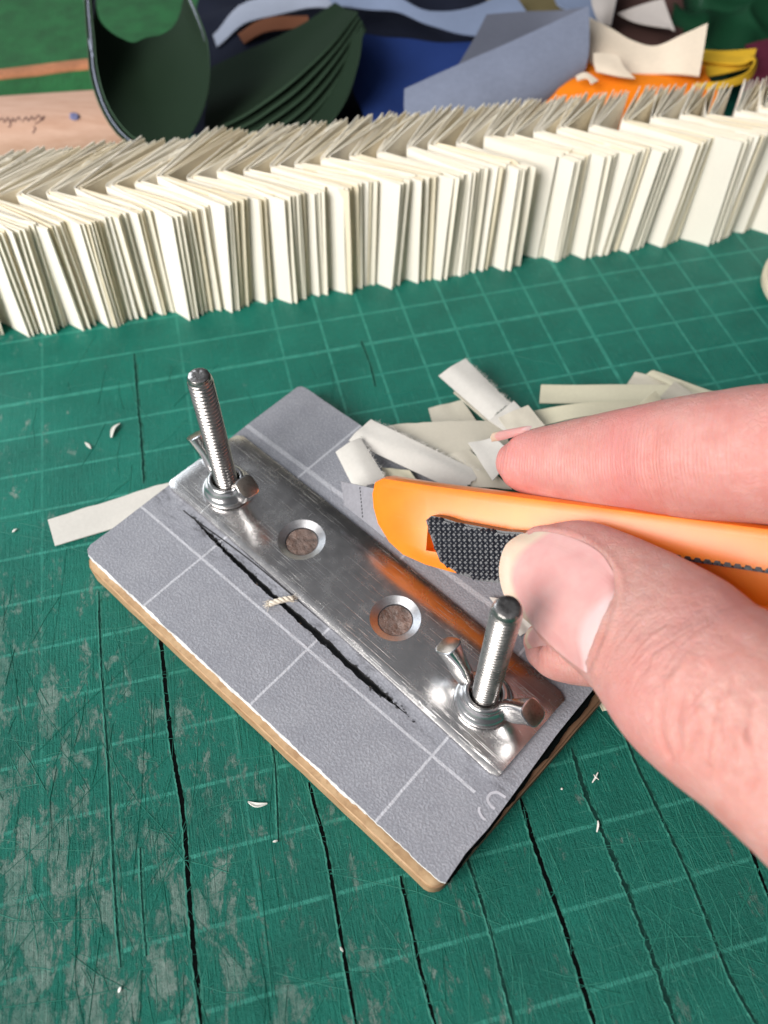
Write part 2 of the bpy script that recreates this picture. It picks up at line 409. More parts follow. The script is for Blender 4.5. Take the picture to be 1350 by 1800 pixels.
# ------------------------------------------------------------------ the clamp jig
CO = Vector((-3.255, 7.555, 0)); CR = R(-41.65)
jig = empty('paper_clamp', CO, 'small grey topped plywood clamp with steel bar, two upright threaded bolts and wing nuts', 'clamp', None, CR)
JM = Matrix.Translation(CO) @ Matrix.Rotation(CR, 4, 'Z'); JI = JM.inverted()
def ring_poly(u0, u1, v0, v1, rc, step=0.12, jit=0.0, seed=0, corners=None):
    P = []
    cs = corners or (rc, rc, rc, rc)
    C4 = [(u0+cs[0], v0+cs[0], 180, cs[0]), (u1-cs[1], v0+cs[1], 270, cs[1]), (u1-cs[2], v1-cs[2], 0, cs[2]), (u0+cs[3], v1-cs[3], 90, cs[3])]
    for k, (x, y, a0, r) in enumerate(C4):
        for j in range(5): a = R(a0+90*j/4); P.append((x+r*math.cos(a), y+r*math.sin(a)))
        nx, ny, na, nr = C4[(k+1) % 4]; e = (nx+nr*math.cos(R(na)), ny+nr*math.sin(R(na))); s = P[-1]
        L = math.dist(s, e); n = int(L/step)
        for j in range(1, n): P.append((s[0]+(e[0]-s[0])*j/n, s[1]+(e[1]-s[1])*j/n))
    if jit: P = [(x+jit*noise.noise(Vector((x*4, y*4, seed)))+jit*.6*noise.noise(Vector((x*13, y*13, seed))), y+jit*noise.noise(Vector((x*4, y*4, seed+9)))+jit*.6*noise.noise(Vector((x*13, y*13, seed+5)))) for x, y in P]
    return P
def slot_edges(u):
    t = (u+0.80)/(4.70+0.80)
    if t <= 0 or t >= 1: return None
    c = float(np.interp(u, (-.8, 0, .9, 1.5, 2.7, 3.3, 4.7), (.475, .40, .345, .32, .30, .245, .235))); env = min(1, t*9, (1-t)*6)
    wd = 0.032+0.036*min(1, max(0, t))
    if t > .93: wd *= .6
    n1 = noise.noise(Vector((u*5, 1.7, 0)))*.025+noise.noise(Vector((u*19, 8.7, 0)))*.022*(1.6 if t < .2 or t > .85 else .7)
    n2 = noise.noise(Vector((u*5, 5.7, 3)))*.022+noise.noise(Vector((u*19, 2.7, 9)))*.022*(1.6 if t < .2 or t > .85 else .7)
    return c-wd*env+n1*env, c+wd*env+n2*env
# card top with a real slot: strips of quads between the outline and the slot lips
def layer(name, u0, u1, v0, v1, z0, z1, mat, jl=0.01, jr=0.01, ends=0.01, seed=0, extra=0.0, rim=None):
    n = 220; V = []; Fc = []; fm = []
    rows = []
    for i in range(n+1):
        u = u0+(u1-u0)*i/n
        rc = 0.16
        d0 = min(u-u0, u1-u); cut = rc-math.sqrt(max(0, rc*rc-(rc-min(d0, rc))**2)) if d0 < rc and rc else 0
        if u > (u0+u1)/2: cut *= 0.25
        a = v0+cut+jl*noise.noise(Vector((u*2.5, seed, 0)))+jl*.6*noise.noise(Vector((u*12, seed, 4)))
        b = v1-cut*.6+jr*noise.noise(Vector((u*2.5, seed+3, 0)))
        s = slot_edges(u)
        if s is None: m = .475 if u < 0 else .235; s = (m, m)
        else: s = (s[0]-extra, s[1]+extra)
        us = u
        rows.append((us, [a, a+(s[0]-a)*.33, a+(s[0]-a)*.66, s[0], s[1], s[1]+(b-s[1])*.33, s[1]+(b-s[1])*.66, b]))
    for z in (z1, z0):
        for i, (u, vs) in enumerate(rows):
            for k, v in enumerate(vs):
                uu = u
                if i == 0: uu += ends*noise.noise(Vector((v*4, seed, 1)))
                if i == n: uu += ends*1.6*noise.noise(Vector((v*5, seed, 2)))+ends*1.2*noise.noise(Vector((v*17, seed, 7)))
                V.append((uu, v, z))
    K = (n+1)*8
    for i in range(n):
        for k in range(7):
            a = i*8+k; b = a+8
            if k == 3: continue
            Fc.append((a, b, b+1, a+1)); fm.append(0); Fc.append((K+a, K+a+1, K+b+1, K+b)); fm.append(0)
        for k in (0, 7): a = i*8+k; Fc.append((a, a+8, K+a+8, K+a)); fm.append(1)
        for k in (3, 4): a = i*8+k; Fc.append((a, a+8, K+a+8, K+a)); fm.append(2)
    for i in (0, n):
        for k in range(7):
            if k == 3: continue
            a = i*8+k; Fc.append((a, a+1, K+a+1, K+a)); fm.append(1 if i == 0 else 2)
    me = mesh(name, V, Fc, [mat, rim or mat, M['grime']], True, fm, 40)
    return link(name, me, jig)
layer('grey_top_sheet', -1.70, 6.60, -1.29, 4.19, 0.425, 0.50, M['card'], 0.025, 0.02, 0.045, 1, 0, M['core'])
layer('white_core_sheet', -1.685, 5.18, -1.305, 4.18, 0.365, 0.423, M['core'], 0.03, 0.02, 0.03, 2, 0.01)
P = [(x, y) for x, y in ring_poly(5.2, 6.64, -1.22, 4.15, .05, .06, .035, 13)]
bm = bmesh.new(); vs = [bm.verts.new((x, y, .3645)) for x, y in P]; f = bm.faces.new(vs)
r = bmesh.ops.extrude_face_region(bm, geom=[f]); bmesh.ops.translate(bm, verts=[v for v in r['geom'] if isinstance(v, bmesh.types.BMVert)], vec=(0,0,.0585))
link('black_underlay', bm_mesh('black_underlay', bm, M['cut'], False), jig)
# plywood base with the slot floor under it
P = ring_poly(-1.67, 6.60, -1.435, 4.17, .2, .3, .010, 3, (.35, .20, .1, .1))
P = [(x+(.045*(y+1.4) if x > 6.2 else 0), y) for x, y in P]
bm = bmesh.new(); vs = [bm.verts.new((x, y, 0.006)) for x, y in P]; f = bm.faces.new(vs)
r = bmesh.ops.extrude_face_region(bm, geom=[f]); bmesh.ops.translate(bm, verts=[v for v in r['geom'] if isinstance(v, bmesh.types.BMVert)], vec=(0,0,.356))
bmesh.ops.bevel(bm, geom=[e for e in bm.edges if abs(e.verts[0].co.z-e.verts[1].co.z) < 1e-4], offset=.035, segments=3, affect='EDGES')
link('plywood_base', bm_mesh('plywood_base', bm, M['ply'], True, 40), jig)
bm = bmesh.new()
pts = []
for i in range(90):
    u = -0.8+5.5*i/89; e = slot_edges(u) or (.4, .4)
    pts.append((u, e[0]-.02, e[1]+.02))
for (a, b) in zip(pts, pts[1:]):
    q = [bm.verts.new((a[0], a[1], .366+.02*noise.noise(Vector((a[0]*9, 1, 0))))), bm.verts.new((a[0], a[2], .366)), bm.verts.new((b[0], b[2], .366)), bm.verts.new((b[0], b[1], .366+.02*noise.noise(Vector((b[0]*9, 1, 0)))))]
    bm.faces.new(q)
bmesh.ops.remove_doubles(bm, verts=bm.verts, dist=1e-4)
link('slot_floor', bm_mesh('slot_floor', bm, M['grime'], True, None), jig)
# torn crumbs where the slot was hacked open
bm = bmesh.new()
for i in range(120):
    t = random.choice([random.uniform(-.85, .0), random.uniform(3.9, 4.85), random.uniform(-.8, 4.7)])
    e = slot_edges(min(max(t, -.75), 4.65)) or (.4, .5)
    v = random.choice([e[0], e[1]])+random.gauss(0, .018)
    if t > 4.5: v = .235-.04*(t-4.5)+random.gauss(0, .016)
    s = random.uniform(.005, .014); c = Vector((t, v, .505+random.random()*.012)); a = random.gauss(0, .4)
    d = Vector((math.cos(a), math.sin(a), 0)); n = Vector((-d.y, d.x, 0))
    p = [c-d*s*2.4, c+n*s*.6+Vector((0,0,s*.7)), c+d*s*2.4, c-n*s*.6, c-Vector((0,0,s))]
    p = [bm.verts.new(x) for x in p]
    bm.faces.new((p[0], p[3], p[2], p[1])); bm.faces.new((p[0], p[1], p[4])); bm.faces.new((p[1], p[2], p[4])); bm.faces.new((p[2], p[3], p[4])); bm.faces.new((p[3], p[0], p[4]))
cr = link('torn_slot_crumbs', bm_mesh('torn_slot_crumbs', bm, M['grime'], False), jig); cr['kind'] = 'stuff'
def ribbon(name, px, w0, z, mat, parent, inv):
    L = [inv @ atz(x, y, z) for x, y in px]; L = [Vector(p) for p in catmull(L, 30)]; V = []; Fc = []
    for i, p in enumerate(L):
        t = (L[min(i+1, 29)]-L[max(i-1, 0)]).normalized(); n = Vector((-t.y, t.x, 0))*w0
        V += [p-n, p+n]
        if i: b = 2*i; Fc.append((b-2, b-1, b+1, b))
    return link(name, mesh(name, V, Fc, mat, False), parent)
ribbon('score_line', [(322,897),(345,915),(440,985),(560,1086),(640,1156),(705,1216)], .012, .505, M['grime'], jig, JI)
ribbon('printed_numeral', [(889,1402),(879,1395.5),(872,1392.6),(862,1395.5),(857,1403),(858.5,1410),(864.5,1418),(870,1422)], .020, .504, M['print'], jig, JI)
ribbon('printed_numeral', [(843,1418),(842,1425),(845,1432.6),(850,1439),(854,1441)], .018, .504, M['print'], jig, JI)

# steel plate: curved cross-section, holes cut through
PL = 7.98; PW = 1.80; PC = Vector((2.33, 1.372, 0)); PR = R(-2.0)
PM = Matrix.Translation((PC.x, PC.y, 0)) @ Matrix.Rotation(PR, 4, 'Z'); PMI = (JM @ PM).inverted()
def plate():
    z1 = .63; th = .10; h = PW/2
    prof = []
    N = 34
    for i in range(N+1):
        y = -h+PW*i/N; q = abs(y)/h
        z = z1-(0.012*q**2+0.060*max(0, (q-.50)/.50)**2.0 if y > 0 else 0.006*q**2+0.030*max(0, (q-.88)/.12)**2.0)
        prof.append((y, z))
    prof = [(-h+.004, z1-th-.02)]+[(-h-.004, z1-.085)]+prof+[(h+.004, z1-.112), (h-.004, z1-th-.02)]
    n = 60; V = []; Fc = []
    for i in range(n+1):
        x = -PL/2+PL*i/n; dx = min(x+PL/2, PL/2-x)
        rc = .07; sc = 1-(rc-math.sqrt(max(0, rc*rc-(rc-min(dx, rc))**2)))/h
        ed = -.015*max(0, 1-dx/.05)**2
        for y, z in prof: V.append((x, y*sc+.055*(1-(2*x/PL)**2)*(1 if y < 0 else .6), z+(ed if z > z1-.1 else 0)))
    m = len(prof)
    for i in range(n):
        for j in range(m): a = i*m+j; b = i*m+(j+1) % m; Fc.append((a, b, b+m, a+m))
    Fc.append(tuple(range(m))[::-1]); Fc.append(tuple(n*m+k for k in range(m)))
    return mesh('steel_plate', V, Fc, [M['plate'], M['sink']], True)
po = link('steel_plate', plate(), jig); po.matrix_local = PM
def locp(px, py, z): return PMI @ atz(px, py, z)
h1 = locp(530, 948, .63); h2 = locp(695, 1086, .63)
b1 = PMI @ Vector((-2.90, 8.97, 0)); b2 = PMI @ Vector((1.56, 4.83, 0))
cutters = []
for h in (h1, h2):
    bm = bmesh.new()
    prof = [(.0, -.2), (.295, -.2), (.30, .105), (.435, .176), (.46, .4), (0, .4)]
    bmesh.ops.create_cone  # (profile revolved by hand below)
    seg = 56; rings = []
    zb = .63-.175
    for r_, z in prof[1:-1]:
        rings.append([bm.verts.new((h.x+r_*math.cos(2*math.pi*k/seg), h.y+r_*math.sin(2*math.pi*k/seg), zb+z)) for k in range(seg)])
    for a, b in zip(rings, rings[1:]):
        for k in range(seg): bm.faces.new((a[k], a[(k+1)%seg], b[(k+1)%seg], b[k]))
    bm.faces.new(rings[0][::-1]); bm.faces.new(rings[-1])
    me = bm_mesh('cutter', bm, [M['plate'], M['sink']], True)
    for p in me.polygons: p.material_index = 1
    o = link('cutter', me); o.matrix_world = JM @ PM; cutters.append(o)
bpy.context.view_layer.update()
def addbool(c):
    def f(o):
        m = o.modifiers.new('b', 'BOOLEAN'); m.operation = 'DIFFERENCE'; m.object = c; m.solver = 'EXACT'
    return f
po.data = bake(po, [addbool(c) for c in cutters])
po.data.polygons.foreach_set('use_smooth', [True]*len(po.data.polygons)); po.data.set_sharp_from_angle(angle=R(24))
for c in cutters: bpy.data.objects.remove(c)
for h in (h1, h2):
    bm = bmesh.new(); seg = 28; c = bm.verts.new((h.x, h.y, 0.528)); prev = [c]*seg
    for ri, r_ in enumerate((.09, .18, .285)):
        ring = [bm.verts.new((h.x+r_*math.cos(2*math.pi*k/seg), h.y+r_*math.sin(2*math.pi*k/seg), .528+(.015 if ri == 2 else 0)+.02*noise.noise(Vector((r_*9*math.cos(k*.22)+h.x*5, r_*9*math.sin(k*.22), 0))))) for k in range(seg)]
        for k in range(seg):
            if ri == 0: bm.faces.new((c, ring[k], ring[(k+1)%seg]))
            else: bm.faces.new((prev[k], ring[k], ring[(k+1)%seg], prev[(k+1)%seg]))
        prev = ring
    o = link('hole_fill', bm_mesh('hole_fill', bm, M['glue'], True, None), po)

def make_bolt(x, y, top):
    z0 = .64; rad = .212; pitch = .083; seg = 40; per = 7
    n = int((top-.06-z0)/pitch*per); V = []; Fc = []
    for i in range(n+1):
        for k in range(seg):
            a = 2*math.pi*k/seg; z = z0+pitch*(i/per)+pitch*k/seg
            ph = (i/per) % 1.0; d = .042*(.5+.5*math.cos(2*math.pi*ph))
            fade = min(1, max(0, (top-.02-z)/.16)); rr = (rad-d*fade)*(1-.20*(1-fade)**2)
            V.append((x+rr*math.cos(a), y+rr*math.sin(a), min(z, top-.012)))
        if i:
            for k in range(seg-1): a = (i-1)*seg+k; Fc.append((a, a+1, a+seg+1, a+seg))
            if i > per:   # helical seam: end of this turn meets the start one turn up
                pass
    # seam: column seg-1 at row i joins column 0 at row i+per
    for i in range(n-per):
        a = i*seg+seg-1; b = (i+per)*seg; Fc.append((a, b, b+seg, a+seg))
    # cap
    cbase = len(V); rc = rad*.80
    for rr, zz in ((rc, top-.012), (rc*.9, top), (rc*.5, top+.004)):
        for k in range(seg): a = 2*math.pi*k/seg; V.append((x+rr*math.cos(a), y+rr*math.sin(a), zz+.008*noise.noise(Vector((rr*20*math.cos(a), rr*20*math.sin(a), x)))))
    V.append((x, y, top-.004))
    for q in range(2):
        for k in range(seg): a = cbase+q*seg+k; b = cbase+q*seg+(k+1)%seg; Fc.append((a, b, b+seg, a+seg))
    for k in range(seg): Fc.append((cbase+2*seg+k, cbase+2*seg+(k+1)%seg, len(V)-1))
    # inner core closes any gap at the helix ends
    cb = len(V)
    for zz in (z0, top-.03):
        for k in range(seg): a = 2*math.pi*k/seg; V.append((x+.17*math.cos(a), y+.17*math.sin(a), zz))
    for k in range(seg): Fc.append((cb+k, cb+(k+1)%seg, cb+seg+(k+1)%seg, cb+seg+k))
    me = bpy.data.meshes.new('threaded_bolt'); me.from_pydata(V, [], Fc); me.materials.append(M['bolt'])
    me.polygons.foreach_set('use_smooth', [True]*len(me.polygons)); me.validate(); me.update()
    return link('threaded_bolt', me, jig)
def make_nut(x, y, th):
    zb = .645
    root = None; seg = 44
    bm = bmesh.new()
    prof = [(.245, .0), (.46, .0), (.475, .03), (.465, .10), (.42, .16), (.37, .20), (.355, .30), (.335, .345), (.30, .36), (.262, .35), (.245, .31), (.245, .0)]
    rings = [[bm.verts.new((x+r_*math.cos(2*math.pi*k/seg), y+r_*math.sin(2*math.pi*k/seg), zb+z)) for k in range(seg)] for r_, z in prof[:-1]]
    for i in range(len(rings)):
        a, b = rings[i], rings[(i+1) % len(rings)]
        for k in range(seg): bm.faces.new((a[k], a[(k+1)%seg], b[(k+1)%seg], b[k]))
    nut = link('wing_nut', bm_mesh('wing_nut', bm, M['nut'], True, 50), jig)
    for s in (0, math.pi):
        a = th+s; d = Vector((math.cos(a), math.sin(a), 0)); n = Vector((-d.y, d.x, 0))
        # spine of the wing in (radial, z); section half sizes across (n) and along the wing plane
        sp_ = [(.24, .10, .115, .12), (.36, .20, .105, .15), (.47, .36, .12, .20), (.59, .55, .12, .21), (.70, .72, .15, .205), (.79, .86, .18, .195)]
        sp_ = catmull(sp_, 16); V = []; Fc = []; fm = []; sg = 20
        for i, (r_, z, hn, hw) in enumerate(sp_):
            j = min(i+1, 15); k0 = max(i-1, 0); t = Vector((sp_[j][0]-sp_[k0][0], 0, sp_[j][1]-sp_[k0][1])).normalized()
            if i > 11: t = t.lerp(Vector((.62, 0, .78)).normalized(), .5).normalized()
            up = Vector((-t.z, 0, t.x))
            for k in range(sg):
                q = 2*math.pi*k/sg; cq, sq_ = math.cos(q), math.sin(q)
                cn = math.copysign(abs(cq)**.65, cq)*hn; cu = math.copysign(abs(sq_)**.65, sq_)*hw
                base = d*r_+Vector((0,0,z)); V.append(Vector((x, y, zb))+base+n*cn+(d*up.x+Vector((0,0,up.z)))*cu)
            if i:
                for k in range(sg): b = (i-1)*sg; Fc.append((b+k, b+(k+1)%sg, b+sg+(k+1)%sg, b+sg+k)); fm.append(0)
        Fc.append(tuple(range(sg))); fm.append(0)
        # rounded rim then flat oval end
        c = sum((V[15*sg+k] for k in range(sg)), Vector())/sg
        base = len(V); tdir = (c-sum((V[13*sg+k] for k in range(sg)), Vector())/sg).normalized()
        for k in range(sg): V.append(c+(V[15*sg+k]-c)*.9+tdir*.012)
        for k in range(sg): Fc.append((15*sg+k, 15*sg+(k+1)%sg, base+(k+1)%sg, base+k)); fm.append(0)
        Fc.append(tuple(base+k for k in range(sg))); fm.append(1)
        wing = link('wing', mesh('wing', V, Fc, [M['nut'], M['nutend']], True, fm, 40), nut)
    return nut
for (wx, wy), top, th in (((-2.90, 8.97), 3.62, R(132)), ((1.56, 4.83), 3.70, R(138))):
    p = JI @ Vector((wx, wy, 0)); make_bolt(p.x, p.y, top); make_nut(p.x, p.y, th-CR)

# end of linen thread in the slot
root = empty('thread_end', atz(490, 1055, .5), 'frayed end of beige linen thread poking out of the slot beside the steel bar', 'thread')
TI = Matrix.Translation(root.location).inverted()
bm = bmesh.new()
A, B = atz(474, 1062, .56), atz(516, 1052, .60)
for s in range(3):
    pts = []
    for i in range(26):
        t = i/25; a = t*11+s*2.094; p = A.lerp(B, t)+Vector((0, .028*math.cos(a), .028*math.sin(a)))+Vector((0, 0, .04*math.sin(t*3.1)))
        pts.append(TI @ p)
    tube_mesh(bm, pts, .030, 7)
link('twisted_strand', bm_mesh('twisted_strand', bm, M['thread'], True, None), root)
bm = bmesh.new()
for i in range(46):
    e = random.random() < .65; p = A if e else B; o_ = Vector((random.gauss(0, .02), random.gauss(0, .03), random.gauss(0, .015)))
    d = ((A-B) if e else (B-A)).normalized(); d = (d+Vector((random.gauss(0, .5), random.gauss(0, .5), random.gauss(0, .3)))).normalized()
    L = random.uniform(.03, .11); q = p+o_
    tube_mesh(bm, [TI @ (q-d*.02), TI @ (q+d*L*.5+Vector((0,0,.01))), TI @ (q+d*L)], .0035, 4)
fr = link('frayed_fibres', bm_mesh('frayed_fibres', bm, M['thread'], True, None), root); fr['kind'] = 'stuff'

# ------------------------------------------------------------------ long row of folded page sections
def folded_sheet(ap, h, L1, a1, L2, a2, rf, t, lean, mats, root, seed):
    path = []
    d1 = Vector((math.cos(a1), math.sin(a1))); d2 = Vector((math.cos(a2), math.sin(a2)))
    bend = random.gauss(0, .035)
    for i in range(5): s = 1-i/5; path.append(d1*(L1*s+rf)+Vector((-d1.y, d1.x))*bend*math.sin(s*2.6)*-1)
    mid = (d1+d2).normalized()
    for i in range(1, 4):   # rounded fold
        f = i/4; path.append((d1*(1-f)+d2*f)*rf*.62)
    for i in range(6): s = i/5; path.append(d2*(L2*s+rf)+Vector((-d2.y, d2.x))*bend*math.sin(s*2.2))
    n = len(path); V = []; Fc = []
    rows = (0, .5, 1.0)
    ht = h+random.gauss(0, .012); sk = random.gauss(0, .02)
    endj = random.gauss(0, .02)
    for s in (0, 1):
        for zf in rows:
            for i, p in enumerate(path):
                tg = (path[min(i+1, n-1)]-path[max(i-1, 0)]).normalized(); nn = Vector((-tg.y, tg.x))
                q = p+nn*t*(s-.5)
                wob = noise.noise(Vector((seed*3.3, zf*1.7, i*.5)))*.02
                splay = (1-zf)*random_splay[seed % 997]*(max(0, (4-i))/4)
                x = ap[0]+q.x+lean*(zf*h-h)+wob; y = ap[1]+q.y+wob-splay*.35+endj*(i == 0)
                V.append((x, y, zf*ht+(.015*(i/n-.5)+sk*(i/n)*(zf))+.002))
    m = n*3
    for r_ in range(2):
        for i in range(n-1):
            a = r_*n+i; Fc.append((a, a+1, a+n+1, a+n)); b = m+a; Fc.append((b, b+n, b+n+1, b+1))
    for i in range(n-1):
        Fc.append((2*n+i, 2*n+i+1, m+2*n+i+1, m+2*n+i)); Fc.append((i, m+i, m+i+1, i+1))
    for i in (0, n-1):
        for r_ in range(2): a = r_*n+i; Fc.append((a, a+n, m+a+n, m+a))
    me = mesh('folded_sheet', V, Fc, mats, True, None, 40)
    return link('folded_sheet', me, root)
random_splay = [random.gauss(.10, .10) for _ in range(997)]
ordn = ['first','second','third','fourth','fifth','sixth','seventh','eighth','ninth','tenth','eleventh','twelfth','thirteenth','fourteenth','fifteenth','sixteenth','seventeenth','eighteenth','nineteenth','twentieth']
ap_list = []
X = -10.9; 
while X < 11.6:
    ap_list.append(X); X += random.gauss(.610, .07)
def row_y(X):
    return 15.38+(X+6.65)*.222+.10*math.sin(X*.5)-.012*max(0, X-1)**1.2
behind = [(-9, 'nearest the left edge'), (-5.5, 'before the pinkish wooden bar'), (-2.4, 'before the dark green upright curl'), (0.6, 'before the fanned dark green sheets'), (2.2, 'before the deep blue sheet'), (4.2, 'before the folded grey blue sheet'), (6.5, 'before the orange and cream sheets'), (99, 'nearest the right edge')]
sid = 0
groups = {}
for k, X in enumerate(ap_list):
    key = next(t for x, t in behind if X < x); groups.setdefault(key, []).append(X)
for k, X in enumerate(ap_list):
    y = row_y(X)
    key = next(t for x, t in behind if X < x); g = groups[key]; j = g.index(X)
    lab = '%s from left of the page sections standing %s' % (ordn[j], key)
    root = empty('page_section', (X, y, 0), lab, 'paper section', 'folded page sections standing in a long row')
    a1 = R(-26-3*math.sin(X*.55)+random.gauss(0, 3.4)); a2 = R(66+(.8*X if X < 0 else .35*X)+random.gauss(0, 1.6))
    L1 = 1.74+random.gauss(0, .07); L2 = 1.86-.055*X+random.gauss(0, .05)
    if k == len(ap_list)-9: a1 += R(9); L1 += .35
    ns = random.choice((6, 7, 7, 8)); h = 2.70+random.gauss(0, .03)
    lean = -.022*min(X, 0)/2.9+random.gauss(0, .028)
    sg = .033
    for s in range(ns):
        off = (s+.4)*sg; sid += 1
        # inner sheets sit further right; their free edges fan out a little
        ap = (off*math.cos(.22), off*math.sin(.22))
        j = [random.gauss(0, 1) for _ in range(4)]
        mt = M['page3'] if s == 0 else random.choice([M['page'], M['page'], M['page2']])
        folded_sheet(ap, h, L1+off*.4+j[0]*.03, a1+R(j[1]*.5+(s-ns*.4)*1.5), L2+s*.03+j[2]*.022, a2-R(s*(2.3 if X < 0 else 2.0))+R(j[3]*.4), .10, .017, lean, mt, root, sid)

# ------------------------------------------------------------------ loose offcuts
def strip(px, zs, mat, label, deckle=None, curl=0.0, t=0.022, seed=0, cat='paper offcut', name='paper_offcut', group='cream paper offcuts heaped behind the knife'):
    c = [atz(*p, z) for p, z in zip(px, zs)]; n, m = 16, 7; G = []
    for i in range(n):
        a = i/(n-1); r_ = []
        for j in range(m):
            b = j/(m-1); p = (c[0].lerp(c[1], a)).lerp(c[3].lerp(c[2], a), b)
            p = p+Vector((0, 0, curl*math.sin(a*math.pi)+.03*noise.noise(Vector((a*2.4, b*1.5, seed*5.1)))))
            if deckle and j in ((0,) if deckle == 'a' else (m-1,)):
                d = (c[3]-c[0]).normalized(); p = p+d*(.035*noise.noise(Vector((a*16, seed, 0)))+.03*noise.noise(Vector((a*40, seed, 3))))
            p.z = max(p.z, t*.6)
            r_.append(p)
        G.append(r_)
    ctr = sum(c, Vector())/4; G = [[p-ctr for p in r_] for r_ in G]
    o = slab(name, G, t, mat); o.location = ctr
    tag(o, label, cat, group); return o
s1, s2, s3 = M['scrap'], M['scrap2'], M['scrap3']
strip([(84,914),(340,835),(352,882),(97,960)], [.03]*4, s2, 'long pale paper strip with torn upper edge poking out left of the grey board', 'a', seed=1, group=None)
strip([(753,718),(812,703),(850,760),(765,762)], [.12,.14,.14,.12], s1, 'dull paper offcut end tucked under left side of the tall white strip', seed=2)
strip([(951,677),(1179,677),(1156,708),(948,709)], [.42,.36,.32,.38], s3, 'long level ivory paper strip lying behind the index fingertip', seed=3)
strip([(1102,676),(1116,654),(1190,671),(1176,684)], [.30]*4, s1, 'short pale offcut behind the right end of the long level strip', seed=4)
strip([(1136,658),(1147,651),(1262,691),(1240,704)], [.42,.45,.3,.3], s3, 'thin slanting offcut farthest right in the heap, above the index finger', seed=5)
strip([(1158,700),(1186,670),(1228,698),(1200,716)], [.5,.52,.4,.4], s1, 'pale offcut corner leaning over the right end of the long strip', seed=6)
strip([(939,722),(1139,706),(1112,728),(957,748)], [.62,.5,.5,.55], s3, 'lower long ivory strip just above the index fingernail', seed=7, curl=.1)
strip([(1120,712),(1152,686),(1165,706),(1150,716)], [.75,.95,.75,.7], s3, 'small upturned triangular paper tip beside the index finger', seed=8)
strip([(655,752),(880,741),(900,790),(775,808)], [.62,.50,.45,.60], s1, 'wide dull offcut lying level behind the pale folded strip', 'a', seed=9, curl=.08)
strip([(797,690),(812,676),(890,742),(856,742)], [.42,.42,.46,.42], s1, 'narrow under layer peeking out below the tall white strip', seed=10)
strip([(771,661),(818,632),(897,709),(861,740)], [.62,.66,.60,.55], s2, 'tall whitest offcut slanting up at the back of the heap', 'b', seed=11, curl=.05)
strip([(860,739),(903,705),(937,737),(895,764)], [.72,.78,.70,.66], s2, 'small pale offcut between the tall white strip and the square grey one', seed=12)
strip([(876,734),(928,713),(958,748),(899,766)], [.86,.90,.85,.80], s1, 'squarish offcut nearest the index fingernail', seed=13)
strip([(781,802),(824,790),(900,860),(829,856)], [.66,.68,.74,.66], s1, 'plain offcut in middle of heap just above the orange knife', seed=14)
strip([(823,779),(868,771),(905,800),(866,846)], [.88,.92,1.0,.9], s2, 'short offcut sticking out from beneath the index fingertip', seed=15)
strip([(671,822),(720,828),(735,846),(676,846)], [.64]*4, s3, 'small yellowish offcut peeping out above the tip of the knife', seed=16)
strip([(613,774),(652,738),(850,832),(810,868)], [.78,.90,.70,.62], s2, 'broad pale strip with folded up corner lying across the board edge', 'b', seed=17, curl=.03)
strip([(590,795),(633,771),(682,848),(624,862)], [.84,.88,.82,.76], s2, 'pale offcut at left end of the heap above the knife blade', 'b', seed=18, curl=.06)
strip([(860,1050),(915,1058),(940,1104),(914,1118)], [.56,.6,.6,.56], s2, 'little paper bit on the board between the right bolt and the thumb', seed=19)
strip([(1030,1196),(1052,1190),(1075,1244),(1060,1250)], [.2,.2,.06,.06], s3, 'sliver of paper sticking out at the right corner of the board under the thumb', seed=20)
def crumb(px, z, label, wd=.03, curl=.05, mat='white_bit'):
    P = [atz(x, y, z) for x, y in px]; o0 = P[0].copy(); L = [Vector(p)-o0 for p in catmull(P, 10)]; G = []
    for i, p in enumerate(L):
        t = (L[min(i+1, 9)]-L[max(i-1, 0)]).normalized(); n = Vector((-t.y, t.x, 0)); a = math.sin(i/9*math.pi)*.8+.25
        G.append([p-n*wd*a+Vector((0,0,curl*a)), p+Vector((0,0,.012)), p+n*wd*a+Vector((0,0,curl*.4*a))])
    o = slab('paper_crumb', G, .012, M[mat]); o.location = o0; return tag(o, label, 'paper crumb')
crumb([(196,770),(200,756),(211,745)], .03, 'curved white paper shaving on the mat left of the left bolt', .05, .07)
crumb([(150,778),(160,789)], .02, 'faint grey white crumb left of the curved shaving', .03, .02)
crumb([(436,1410),(452,1416),(470,1413)], .02, 'tiny white curled shaving on the mat below the board left edge', .035, .05)
crumb([(1041,1376),(1046,1368),(1051,1358)], .02, 'upright fibre of the crossed pair on the mat right of the board', .012, .02)
crumb([(1043,1362),(1052,1371)], .025, 'short slanting fibre of the crossed pair on the mat right of the board', .010, .02)
crumb([(1049,1463),(1051,1452),(1051,1443)], .02, 'single white fibre lying in the rough black cut', .014, .02)
crumb([(1062,1249),(1075,1244)], .05, 'cream fibre beside the right corner of the board', .02, .03)
crumb([(598,1665),(603,1673)], .02, 'white speck inside the long black cut below the board', .012, .02)
crumb([(209,1745),(212,1735)], .02, 'pale speck near the bottom left corner of the mat', .02, .02)
crumb([(22,936),(30,930)], .02, 'white speck far left beside the long torn strip', .025, .03)
crumb([(480,1480),(488,1478)], .02, 'pale speck below the tiny curled shaving', .014, .02)
crumb([(986,1388),(989,1386)], .02, 'tiny speck left of the crossed fibres', .014, .02)

